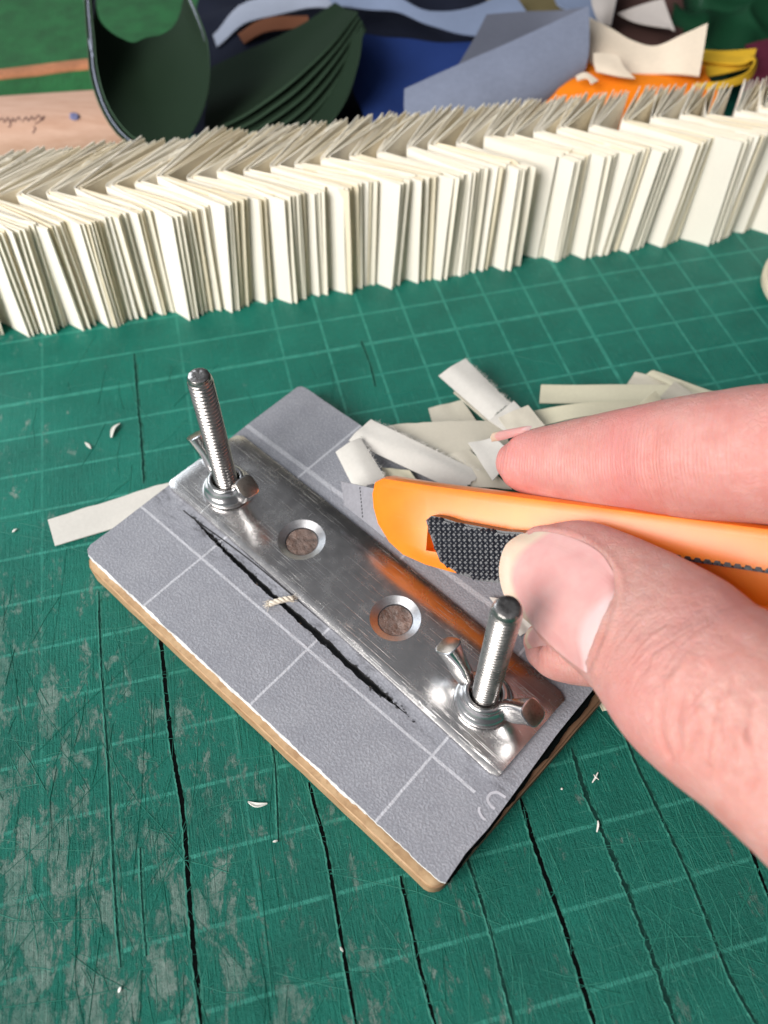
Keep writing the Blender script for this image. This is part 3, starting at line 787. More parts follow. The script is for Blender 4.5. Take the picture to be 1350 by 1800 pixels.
def fuzz(px, z, n, off):
    bm = bmesh.new(); P = [atz(*p, z) for p in px]; o0 = P[0].copy(); d = P[1]-P[0]
    nn = Vector((-d.y, d.x, 0)).normalized()*off
    for i in range(n):
        q = P[0]+d*random.random()-o0+nn*.01; L = random.uniform(.03, .09); v = (nn+d.normalized()*random.gauss(0, .9)).normalized(); up = Vector((0,0,random.uniform(-.01,.04)))
        tube_mesh(bm, [q-v*.02, q+v*L*.5+up, q+v*L+d.normalized()*random.gauss(0, .02)+up], .0028, 3)
    return bm, o0
for name_, px_, z_, n_, off_ in (('tall whitest', [(818,632),(897,709)], .64, 60, 1), ('broad pale', [(652,738),(850,832)], .86, 80, 1), ('left end', [(633,771),(680,845)], .88, 45, 1)):
    par = next(o for o in bpy.data.objects if o.get('label') and name_ in o['label'] and o.name.startswith('paper_offcut'))
    bm, o0 = fuzz(px_, z_, n_, off_)
    f_ = link('torn_edge_fibres', bm_mesh('torn_edge_fibres', bm, M['scrap2'], True, None), par, o0-par.location); f_['kind'] = 'stuff'
# rounded tip of a bone folder at right edge
bm = bmesh.new()
A = [(1372,440),(1347,462),(1337,490),(1342,515),(1356,535),(1385,560),(1430,560),(1430,430)]
P = catmull([atz(x, y, .1) for x, y in A], 36)
o0 = Vector(P[0]); vs = [bm.verts.new(Vector(p)-o0-Vector((0,0,.08))) for p in P]; f = bm.faces.new(vs)
r = bmesh.ops.extrude_face_region(bm, geom=[f]); bmesh.ops.translate(bm, verts=[v for v in r['geom'] if isinstance(v, bmesh.types.BMVert)], vec=(0,0,.3))
bmesh.ops.bevel(bm, geom=[e for e in bm.edges if abs(e.verts[0].co.z-e.verts[1].co.z) < 1e-4], offset=.1, segments=3, affect='EDGES')
M['bone'] = plain('pale_polished_bone', (0.66, 0.60, 0.46), 0.4, bscale=6)
o = link('bone_folder', bm_mesh('bone_folder', bm, M['bone'], True, 60), None, o0)
tag(o, 'rounded ivory tip of a bone folder entering at the right edge of the mat', 'bone folder')

# ------------------------------------------------------------------ snap-off knife
TL = at(655, 838, 13.6); TR = at(1500, 946, 10.2)
ka = (TR-TL).normalized(); bb = at(790, 1008, 13.05)-TL; kw = (bb-ka*bb.dot(ka)).normalized()
kn = ka.cross(kw)
if kn.dot(Vector((0,0,HC))-TL) < 0: kn = -kn
KM = Matrix(((ka.x, kw.x, kn.x, TL.x), (ka.y, kw.y, kn.y, TL.y), (ka.z, kw.z, kn.z, TL.z), (0,0,0,1)))
knife = empty('snap_off_knife', (0,0,0), 'orange plastic snap off craft knife with ridged dark slider held in the hand', 'knife'); knife.matrix_world = KM
KI = KM.inverted(); cam_l = KI @ Vector((0,0,HC))
def onk(px, py, h=0):
    'pixel to knife-local point on the plane at height h over the face'
    q = KI @ at(px, py, 10); d = q-cam_l; t = (h-cam_l.z)/d.z; return cam_l+d*t
out = [(672,838),(655,846),(650,868),(652,893),(660,922),(680,955),(705,978),(745,996),(790,1009)]
pts = [onk(*p) for p in out]; W = pts[-1].y
pts2 = [Vector((s, W, 0)) for s in (3.2, 6, 9)]; pts3 = [Vector((s, 0, 0)) for s in (9, 6, 3, 1)]
poly = [(p.x, p.y) for p in pts]+[(p.x, p.y) for p in pts2]+[(p.x, p.y) for p in pts3]
bm = bmesh.new(); vs = [bm.verts.new((x, y, -.55)) for x, y in poly]; f = bm.faces.new(vs)
r = bmesh.ops.extrude_face_region(bm, geom=[f]); bmesh.ops.translate(bm, verts=[v for v in r['geom'] if isinstance(v, bmesh.types.BMVert)], vec=(0,0,.55))
bmesh.ops.recalc_face_normals(bm, faces=bm.faces)
bmesh.ops.bevel(bm, geom=[e for e in bm.edges if abs(e.verts[0].co.z-e.verts[1].co.z) < 1e-4], offset=.15, segments=2, affect='EDGES', profile=.6)
body = link('handle', bm_mesh('handle', bm, M['orange'], True, 32), knife)
s0 = onk(748, 907); s1_ = onk(915, 931); 
yt = s0.y+.05; 
bm = bmesh.new(); v = box(bm, s0.x, 8.6, yt, yt+.52, -.22, .3)
for q in v:
    if q.co.x < s0.x+.01 and q.co.z < 0: q.co.x += .10
cut = link('cutter', bm_mesh('cutter', bm, M['orange'], False)); cut.matrix_world = KM
bm = bmesh.new()
bpy.context.view_layer.update()
body.data = bake(body, [addbool(cut)]); body.data.polygons.foreach_set('use_smooth', [True]*len(body.data.polygons)); body.data.set_sharp_from_angle(angle=R(32))
bpy.data.objects.remove(cut)
# toothed rack along the slot
bm = bmesh.new(); n = 60
for i in range(n):
    x0 = s0.x+.55+i*.13
    if x0 > 8.4: break
    ps = [(x0, yt+.03), (x0+.03, yt-.035), (x0+.09, yt-.035), (x0+.13, yt+.03)]
    lo = [bm.verts.new((a, b, -.16)) for a, b in ps]; hi = [bm.verts.new((a, b, .012)) for a, b in ps]
    bm.faces.new(hi); bm.faces.new(lo[::-1])
    for k in range(4): bm.faces.new((lo[k], lo[(k+1)%4], hi[(k+1)%4], hi[k]))
link('toothed_rail', bm_mesh('toothed_rail', bm, M['navy'], False), knife)
# slider with pyramid grip
HS = .30
sp_px = [(747,915),(752,932),(760,958),(772,988),(806,1010),(837,1021),(877,1026),(930,1034),(975,1038),(985,950),(915,936),(884,934),(800,918),(775,910),(756,907)]
poly = [onk(x, y, HS) for x, y in sp_px]
bm = bmesh.new(); vs = [bm.verts.new((p.x, p.y, -.12)) for p in poly]; f = bm.faces.new(vs)
r = bmesh.ops.extrude_face_region(bm, geom=[f]); bmesh.ops.translate(bm, verts=[v for v in r['geom'] if isinstance(v, bmesh.types.BMVert)], vec=(0,0,HS+.12))
bmesh.ops.recalc_face_normals(bm, faces=bm.faces)
bmesh.ops.bevel(bm, geom=[e for e in bm.edges if e.verts[0].co.z > 0 and e.verts[1].co.z > 0], offset=.035, segments=2, affect='EDGES')
slider = link('slider', bm_mesh('slider', bm, M['navy'], True, 40), knife)
def inside(x, y, P):
    c = False; j = len(P)-1
    for i in range(len(P)):
        if (P[i].y > y) != (P[j].y > y) and x < (P[j].x-P[i].x)*(y-P[i].y)/(P[j].y-P[i].y)+P[i].x: c = not c
        j = i
    return c
bm = bmesh.new(); g = .088
x = min(p.x for p in poly)
ax = R(-8)
for i in range(-5, 34):
    for j in range(-5, 24):
        cx = x+(i*math.cos(ax)-j*math.sin(ax))*g; cy = min(p.y for p in poly)+(i*math.sin(ax)+j*math.cos(ax))*g
        if not all(inside(cx+a, cy+b, poly) for a, b in ((.03,0),(-.03,0),(0,.03),(0,-.03))): continue
        h = .030+random.gauss(0, .004); s = g*.5
        k = [bm.verts.new((cx+a*s*math.cos(.8)-b*s*math.sin(.8), cy+a*s*math.sin(.8)+b*s*math.cos(.8), HS-.002)) for a, b in ((-1,-1),(1,-1),(1,1),(-1,1))]
        tp = [bm.verts.new((cx+a*s*.35, cy+b*s*.35, HS+h)) for a, b in ((-1,0),(0,-1),(1,0),(0,1))]
        for q in range(4): bm.faces.new((k[q], k[(q+1)%4], tp[(q+1)%4], tp[q]))
        bm.faces.new(tp)
gs = link('grip_pyramids', bm_mesh('grip_pyramids', bm, M['navy'], False), slider)
# blade
bl = [onk(x, y, -.27) for x, y in ((600,846),(606,888),(676,944),(800,950),(800,900),(655,858))]
bm = bmesh.new(); vs = [bm.verts.new((p.x, p.y, -.29)) for p in bl]; f = bm.faces.new(vs)
r = bmesh.ops.extrude_face_region(bm, geom=[f]); bmesh.ops.translate(bm, verts=[v for v in r['geom'] if isinstance(v, bmesh.types.BMVert)], vec=(0,0,.04))
blade = link('blade', bm_mesh('blade', bm, M['blade'], False), knife)
a, b = onk(633, 856, -.25), onk(638, 912, -.25)
bm = bmesh.new()
for i in range(9):
    p, q = a.lerp(b, i/9), a.lerp(b, (i+.6)/9)
    box(bm, p.x-.008, p.x+.008, p.y, q.y, -.2505, -.247)
link('snap_line', bm_mesh('snap_line', bm, M['cut'], False), blade)

# ------------------------------------------------------------------ hand
def skin_material():
    m = NT('human_skin')
    s = m.attr('fs'); dig = m.attr('digit'); ang = m.attr('fa'); pink = m.attr('pink'); ridge = m.attr('ridge'); crease = m.attr('crease'); knk = m.attr('knuckle')
    mott = m.noise(2.6, detail=7, rough=.68); fine = m.noise(9, detail=5, rough=.6)
    c = m.mix(m.ramp(mott, .34, .66), (0.51, 0.255, 0.215), (0.615, 0.39, 0.345))
    c = m.mix(m.math('MULTIPLY', m.ramp(fine, .35, .7), .30), c, (0.62, 0.28, 0.24))
    c = m.mix(pink, c, (0.62, 0.19, 0.185))
    c = m.mix(m.math('MULTIPLY', crease, .55), c, (0.60, 0.20, 0.16))
    # ridges of the finger pads
    comb = m.n('ShaderNodeCombineXYZ'); m.put(comb.inputs[0], s); m.put(comb.inputs[1], m.math('MULTIPLY', ang, .55)); m.put(comb.inputs[2], dig)
    wv = m.n('ShaderNodeTexWave', wave_type='BANDS', bands_direction='X'); wv.inputs['Scale'].default_value = 6.2; wv.inputs['Distortion'].default_value = 2.6
    wv.inputs['Detail'].default_value = 2; wv.inputs['Detail Scale'].default_value = .9; m.put(wv.inputs['Vector'], comb.outputs[0])
    rg = m.math('MULTIPLY', wv.outputs['Fac'], ridge)
    v = m.n('ShaderNodeTexVoronoi', feature='DISTANCE_TO_EDGE'); v.inputs['Scale'].default_value = 11
    m.put(v.inputs['Vector'], m.mapping((1,1,1)))
    cells = m.ramp(v.outputs['Distance'], 0, .12)
    fl = m.noise(38, detail=4, rough=.7)
    h = m.math('ADD', m.math('MULTIPLY', rg, .42), m.math('MULTIPLY', m.math('MULTIPLY', cells, m.ramp(mott, .4, .65, .12, .5)), m.math('SUBTRACT', 1.0, ridge)))
    h = m.math('ADD', h, m.math('MULTIPLY', fl, .22))
    h = m.math('ADD', h, m.math('MULTIPLY', m.noise(7, detail=3), .5))
    kc = m.n('ShaderNodeCombineXYZ'); m.put(kc.inputs[0], m.math('MULTIPLY', s, 7.5)); m.put(kc.inputs[1], m.math('MULTIPLY', ang, 2.2)); m.put(kc.inputs[2], dig)
    kn = m.noise(1.0, kc.outputs[0], 4, .6, .8)
    kf = m.n('ShaderNodeCombineXYZ'); m.put(kf.inputs[0], m.math('MULTIPLY', s, 26)); m.put(kf.inputs[1], m.math('MULTIPLY', ang, 7)); m.put(kf.inputs[2], dig)
    kn2 = m.noise(1.0, kf.outputs[0], 3, .6, .5)
    h = m.math('ADD', h, m.math('MULTIPLY', m.math('MULTIPLY', kn, knk), 5.5))
    h = m.math('ADD', h, m.math('MULTIPLY', kn2, .55))
    m.out(Base_Color=c, Roughness=m.ramp(fine, .3, .7, .44, .56), Normal=m.bump(h, .8, .016), Specular_IOR_Level=.45,
          Subsurface_Weight=.55, Subsurface_Scale=.22)
    m.b.inputs['Subsurface Radius'].default_value = (1, .34, .18)
    return m.m
M['skin'] = skin_material()
# spines: (px, py, depth, half width in pixels, depth ratio)
thumb = [(912,985,11.65,44,.56),(935,990,11.6,70,.58),(985,1010,11.45,105,.60),(1045,1046,11.1,124,.66),(1117,1092,10.6,138,.72),(1180,1143,10.0,154,.78),(1235,1200,9.55,168,.84),(1300,1246,9.15,176,.86),(1366,1292,8.85,180,.86),(1500,1400,8.4,196,.9),(1680,1520,8.2,235,.95),(1880,1600,8.3,300,.8)]
index = [(888,809,12.95,30,.9),(902,811,12.9,46,.9),(935,813,12.8,60,.92),(985,815,12.62,73,.95),(1060,814,12.3,88,.95),(1140,810,11.9,100,.95),(1220,805,11.4,111,.95),(1350,799,10.8,124,.95),(1480,805,10.3,134,.95),(1640,880,9.9,150,.95),(1800,1010,9.5,175,.9),(1960,1180,9.2,200,.9)]
middle = [(938,1120,12.2,28,.9),(953,1127,12.2,50,.9),(985,1130,12.1,70,.92),(1045,1119,12.0,89,.95),(1130,1098,12.0,100,.95),(1230,1075,12.1,108,.95),(1380,1050,12.2,116,.95),(1560,1050,11.9,130,.95),(1760,1130,11.0,155,.9),(1940,1280,10.0,190,.9)]
ring = [(1262,1200,11.9,34,.9),(1280,1198,11.9,60,.9),(1320,1190,11.8,80,.95),(1400,1170,11.6,95,.95),(1520,1140,11.3,108,.95),(1680,1150,10.8,125,.95),(1840,1260,10.3,150,.9),(1960,1400,9.9,180,.9)]
little = [(1392,1330,11.9,30,.9),(1410,1326,11.9,52,.9),(1450,1316,11.8,70,.95),(1540,1295,11.6,82,.95),(1660,1290,11.2,95,.95),(1800,1370,10.7,115,.9),(1940,1500,10.2,150,.9)]
palm = [(1760,1020,9.6,150,.8),(1830,1150,9.5,260,.62),(1930,1310,9.3,380,.5),(2060,1480,9.2,420,.46),(2220,1620,9.1,380,.5),(2400,1780,9.0,300,.62),(2650,2000,8.9,270,.7),(2900,2250,8.8,280,.75)]
digits = {'thumb': thumb, 'index': index, 'middle': middle, 'ring': ring, 'little': little, 'palm': palm}
spines = {}
bm = bmesh.new()
view = Vector((0, sp, -cp))
for nm, D in digits.items():
    P = catmull(D, 60 if nm != 'palm' else 30)
    pts = [at(p[0], p[1], p[2]) for p in P]; rw = [p[3]*p[2]/F for p in P]; rd = [p[3]*p[2]/F*p[4] for p in P]
    n = len(pts); L = [0]
    for i in range(1, n): L.append(L[-1]+(pts[i]-pts[i-1]).length)
    spines[nm] = (pts, rw, rd, L)
    seg = 28; rings = []
    for i in range(n):
        t = (pts[min(i+1, n-1)]-pts[max(i-1, 0)]).normalized(); vd = (pts[i]-Vector((0,0,HC))).normalized()
        a = t.cross(vd).normalized(); b = a.cross(t).normalized()
        rings.append([bm.verts.new(pts[i]+a*rw[i]*math.cos(q)+b*rd[i]*math.sin(q)) for q in [2*math.pi*k/seg for k in range(seg)]])
    for i in range(n-1):
        for k in range(seg): bm.faces.new((rings[i][k], rings[i][(k+1)%seg], rings[i+1][(k+1)%seg], rings[i+1][k]))
    t = (pts[0]-pts[1]).normalized()
    # rounded tip
    prev = rings[0]; c0 = pts[0]
    for f_, o_ in ((.86, .30), (.6, .52), (.3, .64)):
        ringn = [bm.verts.new(c0+(v.co-c0)*f_+t*rw[0]*o_*.8) for v in rings[0]]
        for k in range(seg): bm.faces.new((prev[(k+1)%seg], prev[k], ringn[k], ringn[(k+1)%seg]))
        prev = ringn
    bm.faces.new(prev[::-1]); bm.faces.new(rings[-1][::-1])
hm = bm_mesh('person_hand', bm, M['skin'], True, None)
hand = link('person_hand', hm)
def remesh(o):
    m = o.modifiers.new('r', 'REMESH'); m.mode = 'VOXEL'; m.voxel_size = .045; m.use_smooth_shade = True
    s = o.modifiers.new('s', 'SMOOTH'); s.factor = .5; s.iterations = 7
hm = bake(hand, [remesh]); hand.data = hm
nv = len(hm.vertices); co_ = np.empty(nv*3); hm.vertices.foreach_get('co', co_); co_ = co_.reshape(-1, 3)
no_ = np.empty(nv*3); hm.vertices.foreach_get('normal', no_); no_ = no_.reshape(-1, 3)
best = np.full(nv, 1e9); fs = np.zeros(nv); fa = np.zeros(nv); dg_ = np.zeros(nv); side = np.zeros(nv)
for di, nm in enumerate(('thumb', 'index', 'middle', 'ring', 'little')):
    pts, rw, rd, L = spines[nm]; n = len(pts); PP = np.array([tuple(p) for p in pts])
    for c0 in range(0, nv, 20000):
        q = co_[c0:c0+20000]; d = np.linalg.norm(q[:, None, :]-PP[None], axis=2); j = d.argmin(1)
        jj = np.clip(j, 1, n-2); T = PP[jj+1]-PP[jj-1]; T /= np.linalg.norm(T, axis=1)[:, None]
        rel = q-PP[jj]; s_ = np.array(L)[jj]+(rel*T).sum(1)
        vd = PP[jj]-np.array([0, 0, HC]); vd /= np.linalg.norm(vd, axis=1)[:, None]
        a = np.cross(T, vd); a /= np.linalg.norm(a, axis=1)[:, None]; b = np.cross(a, T)
        u = (rel*a).sum(1); vv = (rel*b).sum(1)
        dd = d[np.arange(len(q)), j]/np.array(rw)[j]
        sl = slice(c0, c0+20000); mk = dd < best[sl]
        best[sl] = np.where(mk, dd, best[sl]); fs[sl] = np.where(mk, s_, fs[sl]); dg_[sl] = np.where(mk, di, dg_[sl])
        fa[sl] = np.where(mk, u/np.array(rw)[j], fa[sl]); side[sl] = np.where(mk, vv, side[sl])
# creases and folds as real relief
disp = np.zeros(nv); crease = np.zeros(nv); pink = np.zeros(nv)
pcam = co_-np.array([0, 0, HC]); cz = pcam@np.array([0, sp, -cp]); cxp = 675+F*pcam[:, 0]/cz; cyp = 900-F*(pcam@np.array([0, cp, sp]))/cz
facing = ((-pcam/np.linalg.norm(pcam, axis=1)[:, None])*no_).sum(1) > 0.05
def line_crease(digit, pxs, wd, depth, mx=1.0, raise_=False):
    P = np.array(catmull(pxs, 40))
    sel = (dg_ == digit) & facing
    q = np.stack([cxp[sel], cyp[sel]], 1); d = np.linalg.norm(q[:, None]-P[None], axis=2).min(1)
    g = np.exp(-(d/wd)**2); disp[sel] += (1 if raise_ else -1)*depth*g
    if not raise_: crease[sel] = np.maximum(crease[sel], g*mx)
# index: distal crease
line_crease(1, [(1158,745),(1150,800),(1156,860),(1170,905)], 7, .016, .45)
line_crease(1, [(1140,760),(1135,800),(1142,850)], 4, .008, .25)
line_crease(1, [(1345,740),(1340,800),(1348,880)], 8, .012, .4)
for k in range(9): x0 = 1190+k*17; line_crease(1, [(x0+random.uniform(-4,4),765+random.uniform(-10,10)),(x0+3,790),(x0-3,820+random.uniform(-10,10))], 3.2, .006, .1)
for k in range(8): x0 = 1190+k*17; line_crease(1, [(x0+8,765),(x0+9,790),(x0+8,815)], 4, .005, 0, True)
# thumb knuckle wrinkles
for pl in ([(1290,1195),(1268,1255),(1280,1310),(1262,1370)],[(1240,1180),(1222,1235),(1228,1290),(1210,1330)],[(1200,1225),(1188,1275),(1196,1320)],[(1325,1230),(1318,1290),(1328,1345),(1312,1400)],[(1270,1215),(1250,1300),(1246,1350)],[(1165,1230),(1160,1280),(1180,1335)]):
    line_crease(0, pl, 5.5, .034, .6)
for pl in ([(1252,1275),(1255,1310),(1248,1335)],[(1300,1290),(1305,1330),(1298,1350)],[(1208,1270),(1212,1300)],[(1225,1250),(1228,1275)],[(1178,1200),(1195,1180),(1215,1155)],[(1262,1240),(1280,1225)],[(1320,1310),(1330,1340)]):
    line_crease(0, pl, 9, .034, 0, True)
# fold round the thumb nail
foldl = [(930,928),(975,932),(1020,944),(1055,966),(1082,995),(1094,1030),(1088,1070),(1070,1120),(1045,1180)]
line_crease(0, foldl, 7, .030, 0, True)
line_crease(0, [(940,942),(975,945),(1010,956),(1042,976),(1068,1005),(1080,1035),(1074,1070),(1056,1120),(1034,1175)], 5, .022, .55)
tn = np.zeros(nv)
nm_ = noise
for i in range(nv):
    p = Vector(co_[i]); tn[i] = nm_.noise(p*1.8)*.014+nm_.noise(p*5)*.004
disp += tn
co2 = co_+no_*disp[:, None]
hm.vertices.foreach_set('co', co2.ravel())
pk = np.zeros(nv)
i1 = dg_ == 1; pk[i1] = .34+.30*np.exp(-((fs[i1]-2.15)/.5)**2)+.25*np.clip(fa[i1]*1.0, -1, 1)*0
pk[i1] += .22*np.exp(-(fs[i1]/.8)**2)
i0 = dg_ == 0; pk[i0] = .08+.20*np.exp(-((fs[i0]-3.1)/.6)**2)+.16*np.clip(-fa[i0], 0, 1)+.10*np.clip(fa[i0], 0, 1)
i2 = dg_ >= 2; pk[i2] = .30
top = (cyp < 960) & i0; pk[top] += .15
rid = np.zeros(nv); rid[i1] = np.clip(1-np.abs(fa[i1])*1.05, 0, 1)*(np.clip((3.9-fs[i1])/.5, 0, 1)); rid[i2] = np.clip(1-np.abs(fa[i2]), 0, 1)*np.clip((2-fs[i2]), 0, 1)
knu = np.zeros(nv); knu[i0] = np.exp(-((fs[i0]-3.15)/.75)**2)*np.clip(1.1-np.abs(fa[i0]+.1)*1.1, 0, 1)
for k, arr in (('knuckle', knu), ('fs', fs), ('fa', fa), ('digit', dg_), ('pink', np.clip(pk, 0, 1)), ('ridge', np.clip(rid*1.6, 0, 1)), ('crease', np.clip(crease, 0, 1))):
    at_ = hm.attributes.new(k, 'FLOAT', 'POINT'); at_.data.foreach_set('value', arr.astype(np.float32))
hm.materials.clear(); hm.materials.append(M['skin']); hm.polygons.foreach_set('use_smooth', [True]*len(hm.polygons)); hm.update()
hand.name = 'person'
tag(hand, 'bare right hand reaching in from the right, thumb and index finger gripping the orange knife', 'person')
bvh = BVHTree.FromPolygons([tuple(v) for v in co2], [tuple(p.vertices) for p in hm.polygons])
def hit(px, py):
    o = Vector((0,0,HC)); d = (at(px, py, 10)-o).normalized(); r_ = bvh.ray_cast(o, d); return r_[0], r_[1]
def nail_mat():
    m = NT('finger_nail'); a = m.attr('na'); b = m.attr('nb')
    n = m.noise(3, detail=4)
    body_ = m.mix(m.ramp(n, .3, .7), (0.66, 0.31, 0.295), (0.69, 0.38, 0.36))
    c = m.mix(m.ramp(m.math('ADD', a, m.math('MULTIPLY', m.math('POWER', m.math('ABSOLUTE', m.math('SUBTRACT', b, .5)), 2.0), -.55)), .10, .17, 1, 0), body_, (0.66, 0.49, 0.38))
    lun = m.ramp(m.math('ADD', a, m.math('MULTIPLY', m.math('POWER', m.math('ABSOLUTE', m.math('SUBTRACT', b, .62)), 2.0), -1.1)), .76, .84)
    c = m.mix(m.math('MULTIPLY', lun, .6), c, (0.76, 0.56, 0.56))
    comb = m.n('ShaderNodeCombineXYZ'); m.put(comb.inputs[0], m.math('MULTIPLY', a, 1.0)); m.put(comb.inputs[1], m.math('MULTIPLY', b, 22))
    h = m.noise(1.0, comb.outputs[0], 3, .5)
    m.out(Base_Color=c, Roughness=.45, Normal=m.bump(h, .3, .012), Specular_IOR_Level=.4, Subsurface_Weight=.4, Subsurface_Scale=.12)
    m.b.inputs['Subsurface Radius'].default_value = (1, .4, .3); return m.m
M['nail'] = nail_mat()
def nail(rows, lift, name='nail', nu=26, nv_=22, dome=.03):
    'rows: px curves running across the nail, from free edge to cuticle'
    rr = [catmull(r_, nv_) for r_ in rows]; G = []; last = None
    for i in range(nu):
        line = []
        for j in range(nv_):
            p = catmull([rr[k][j] for k in range(len(rr))], nu)[i]; a, b = i/(nu-1), j/(nv_-1)
            q, n_ = hit(*p)
            line.append([p, q, n_, a, b])
        G.append(line)
    # fill misses from the neighbours' depth
    def depth(q): return (q-Vector((0,0,HC))).dot(Vector((0, sp, -cp)))
    Dp = [[depth(c[1]) if c[1] is not None else None for c in l] for l in G]
    med = sorted(d for l in Dp for d in l if d is not None); md = med[len(med)//2]
    for i in range(nu):
        for j in range(nv_):
            if Dp[i][j] is None or abs(Dp[i][j]-md) > 1.2:
                cand = [(abs(i-a)+abs(j-b), Dp[a][b]) for a in range(nu) for b in range(nv_) if Dp[a][b] is not None and abs(Dp[a][b]-md) <= 1.0]
                Dp[i][j] = min(cand)[1]
    for _ in range(10):
        Dp = [[(Dp[i][j]*2+Dp[max(i-1,0)][j]+Dp[min(i+1,nu-1)][j]+Dp[i][max(j-1,0)]+Dp[i][min(j+1,nv_-1)])/6 for j in range(nv_)] for i in range(nu)]
    Q = []
    for i in range(nu):
        l = []
        for j in range(nv_):
            a, b = i/(nu-1), j/(nv_-1); e = min(1, 6*b, 6*(1-b))*(min(1, 8*(1-a)))
            l.append(at(G[i][j][0][0], G[i][j][0][1], Dp[i][j]-(lift*e*.8+dome*.5*math.sin(b*math.pi))+(.02*(1-e))))
        Q.append(l)
    o = slab(name, Q, .03, M['nail'], hand)
    na = [i/(nu-1) for i in range(nu) for j in range(nv_)]*2; nb = [j/(nv_-1) for i in range(nu) for j in range(nv_)]*2
    for k, arr in (('na', na), ('nb', nb)):
        t_ = o.data.attributes.new(k, 'FLOAT', 'POINT'); t_.data.foreach_set('value', arr)
    return o
nail([[(914,940),(888,960),(877,1000),(884,1040),(900,1068)],
      [(960,936),(935,975),(920,1020),(925,1060),(935,1098)],
      [(1015,950),(990,1000),(970,1050),(968,1090),(975,1138)],
      [(1058,975),(1045,1025),(1022,1075),(1008,1120),(1008,1165)],
      [(1082,1012),(1084,1050),(1068,1095),(1050,1145),(1032,1182)]], .035, 'thumbnail')
nail([[(864,775),(862,768),(866,762)],[(880,773),(880,764),(884,758)],[(905,766),(906,759),(910,753)],[(930,758),(932,753),(935,749)]], .02, 'index_fingernail', 12, 8, .01)
nail([[(928,1140),(923,1125),(928,1108)],[(946,1136),(944,1118),(950,1098)],[(968,1132),(970,1112),(980,1090)]], .02, 'middle_fingernail', 10, 8, .01)

# ------------------------------------------------------------------ things behind the row
P_ = lambda n, c, **k: paper_mat(n, c, k.get('rough', .9), k.get('fiber', .05), k.get('scale', .6))
M['dgreen'] = P_('dark_green_paper', (0.008, 0.022, 0.010)); M['lav'] = P_('pale_lavender_edge', (0.34, 0.38, 0.48)); M['dgreen_edge'] = P_('green_paper_edge', (0.06, 0.11, 0.07))
M['blue'] = P_('deep_blue_paper', (0.012, 0.035, 0.16)); M['navyp'] = P_('navy_black_paper', (0.008, 0.011, 0.025)); M['greyblue'] = P_('grey_blue_paper', (0.22, 0.25, 0.34), fiber=.09)
M['greyshade'] = P_('shaded_grey_paper', (0.12, 0.13, 0.17)); M['lightblue'] = P_('light_blue_paper', (0.20, 0.25, 0.37)); M['creamp'] = P_('cream_card', (0.80, 0.68, 0.54)); M['orangep'] = P_('orange_paper', (0.90, 0.24, 0.01)); M['yellowp'] = P_('yellow_paper', (0.75, 0.45, 0.03))
M['maroon'] = P_('maroon_paper', (0.10, 0.012, 0.03)); M['brownp'] = P_('dark_brown_paper', (0.07, 0.035, 0.03)); M['leafg'] = P_('deep_green_cloth', (0.008, 0.050, 0.022), rough=.3); M['rust'] = P_('rust_brown_paper', (0.16, 0.06, 0.03))
M['ivory'] = P_('translucent_ivory_paper', (0.55, 0.50, 0.47))
M['greenbox'] = plain('fuzzy_green_paint', (0.010, 0.115, 0.030), .85, bscale=12, bstr=.9, bdist=.06, var=.35)
M['barewood'] = plain('worn_bare_wood', (0.42, 0.17, 0.08), .8, bscale=10, bstr=.5, var=.25)
def pinkwood():
    m = NT('pinkish_beech'); g = m.noise(1.0, m.mapping((1.2, 9, 9), rot=(0,0,R(12))), 6, .6)
    c = m.mix(m.ramp(g, .3, .7), (0.50, 0.29, 0.20), (0.60, 0.38, 0.28)); return m.out(Base_Color=c, Roughness=.55, Normal=m.bump(g, .2, .02))
M['beech'] = pinkwood(); M['ink'] = plain('brown_pen_ink', (0.11, 0.05, 0.05), .7); M['blueink'] = plain('blue_ink_spot', (0.16, 0.17, 0.32), .7)

def group_root(name, px, py, D, label, cat):
    return empty(name, at(px, py, D), label, cat)
def psheet(root, name, rows, mat, rim=None, t=.03, **k):
    return sheet(name, rows, t, mat, root, rim, off=tuple(-root.location), **k)
# green painted box
root = group_root('painted_box', 80, 150, 24, 'green painted wooden box with a bare worn edge, far left behind the page row', 'box')
psheet(root, 'lid', [[(-60,-60,29),(160,-60,29),(420,-60,29)],[(-60,60,25.5),(160,50,25.5),(420,30,25.8)],[(-60,132,23.6),(160,106,24.0),(420,80,24.4)]], M['greenbox'], t=.05, jit=.06)
psheet(root, 'worn_edge', [[(-60,131,23.6),(160,105,24.0),(420,79,24.4)],[(-60,142,23.45),(160,116,23.85),(420,90,24.2)],[(-60,150,23.5),(160,124,23.9),(420,98,24.3)]], M['barewood'], t=.06, jit=.03)
psheet(root, 'front_side', [[(-60,149,23.5),(160,123,23.9),(420,97,24.3)],[(-60,175,23.3),(160,150,23.7),(420,120,24.1)],[(-60,240,23.2),(160,215,23.6),(420,185,24.0)]], M['greenbox'], t=.05, jit=.06)
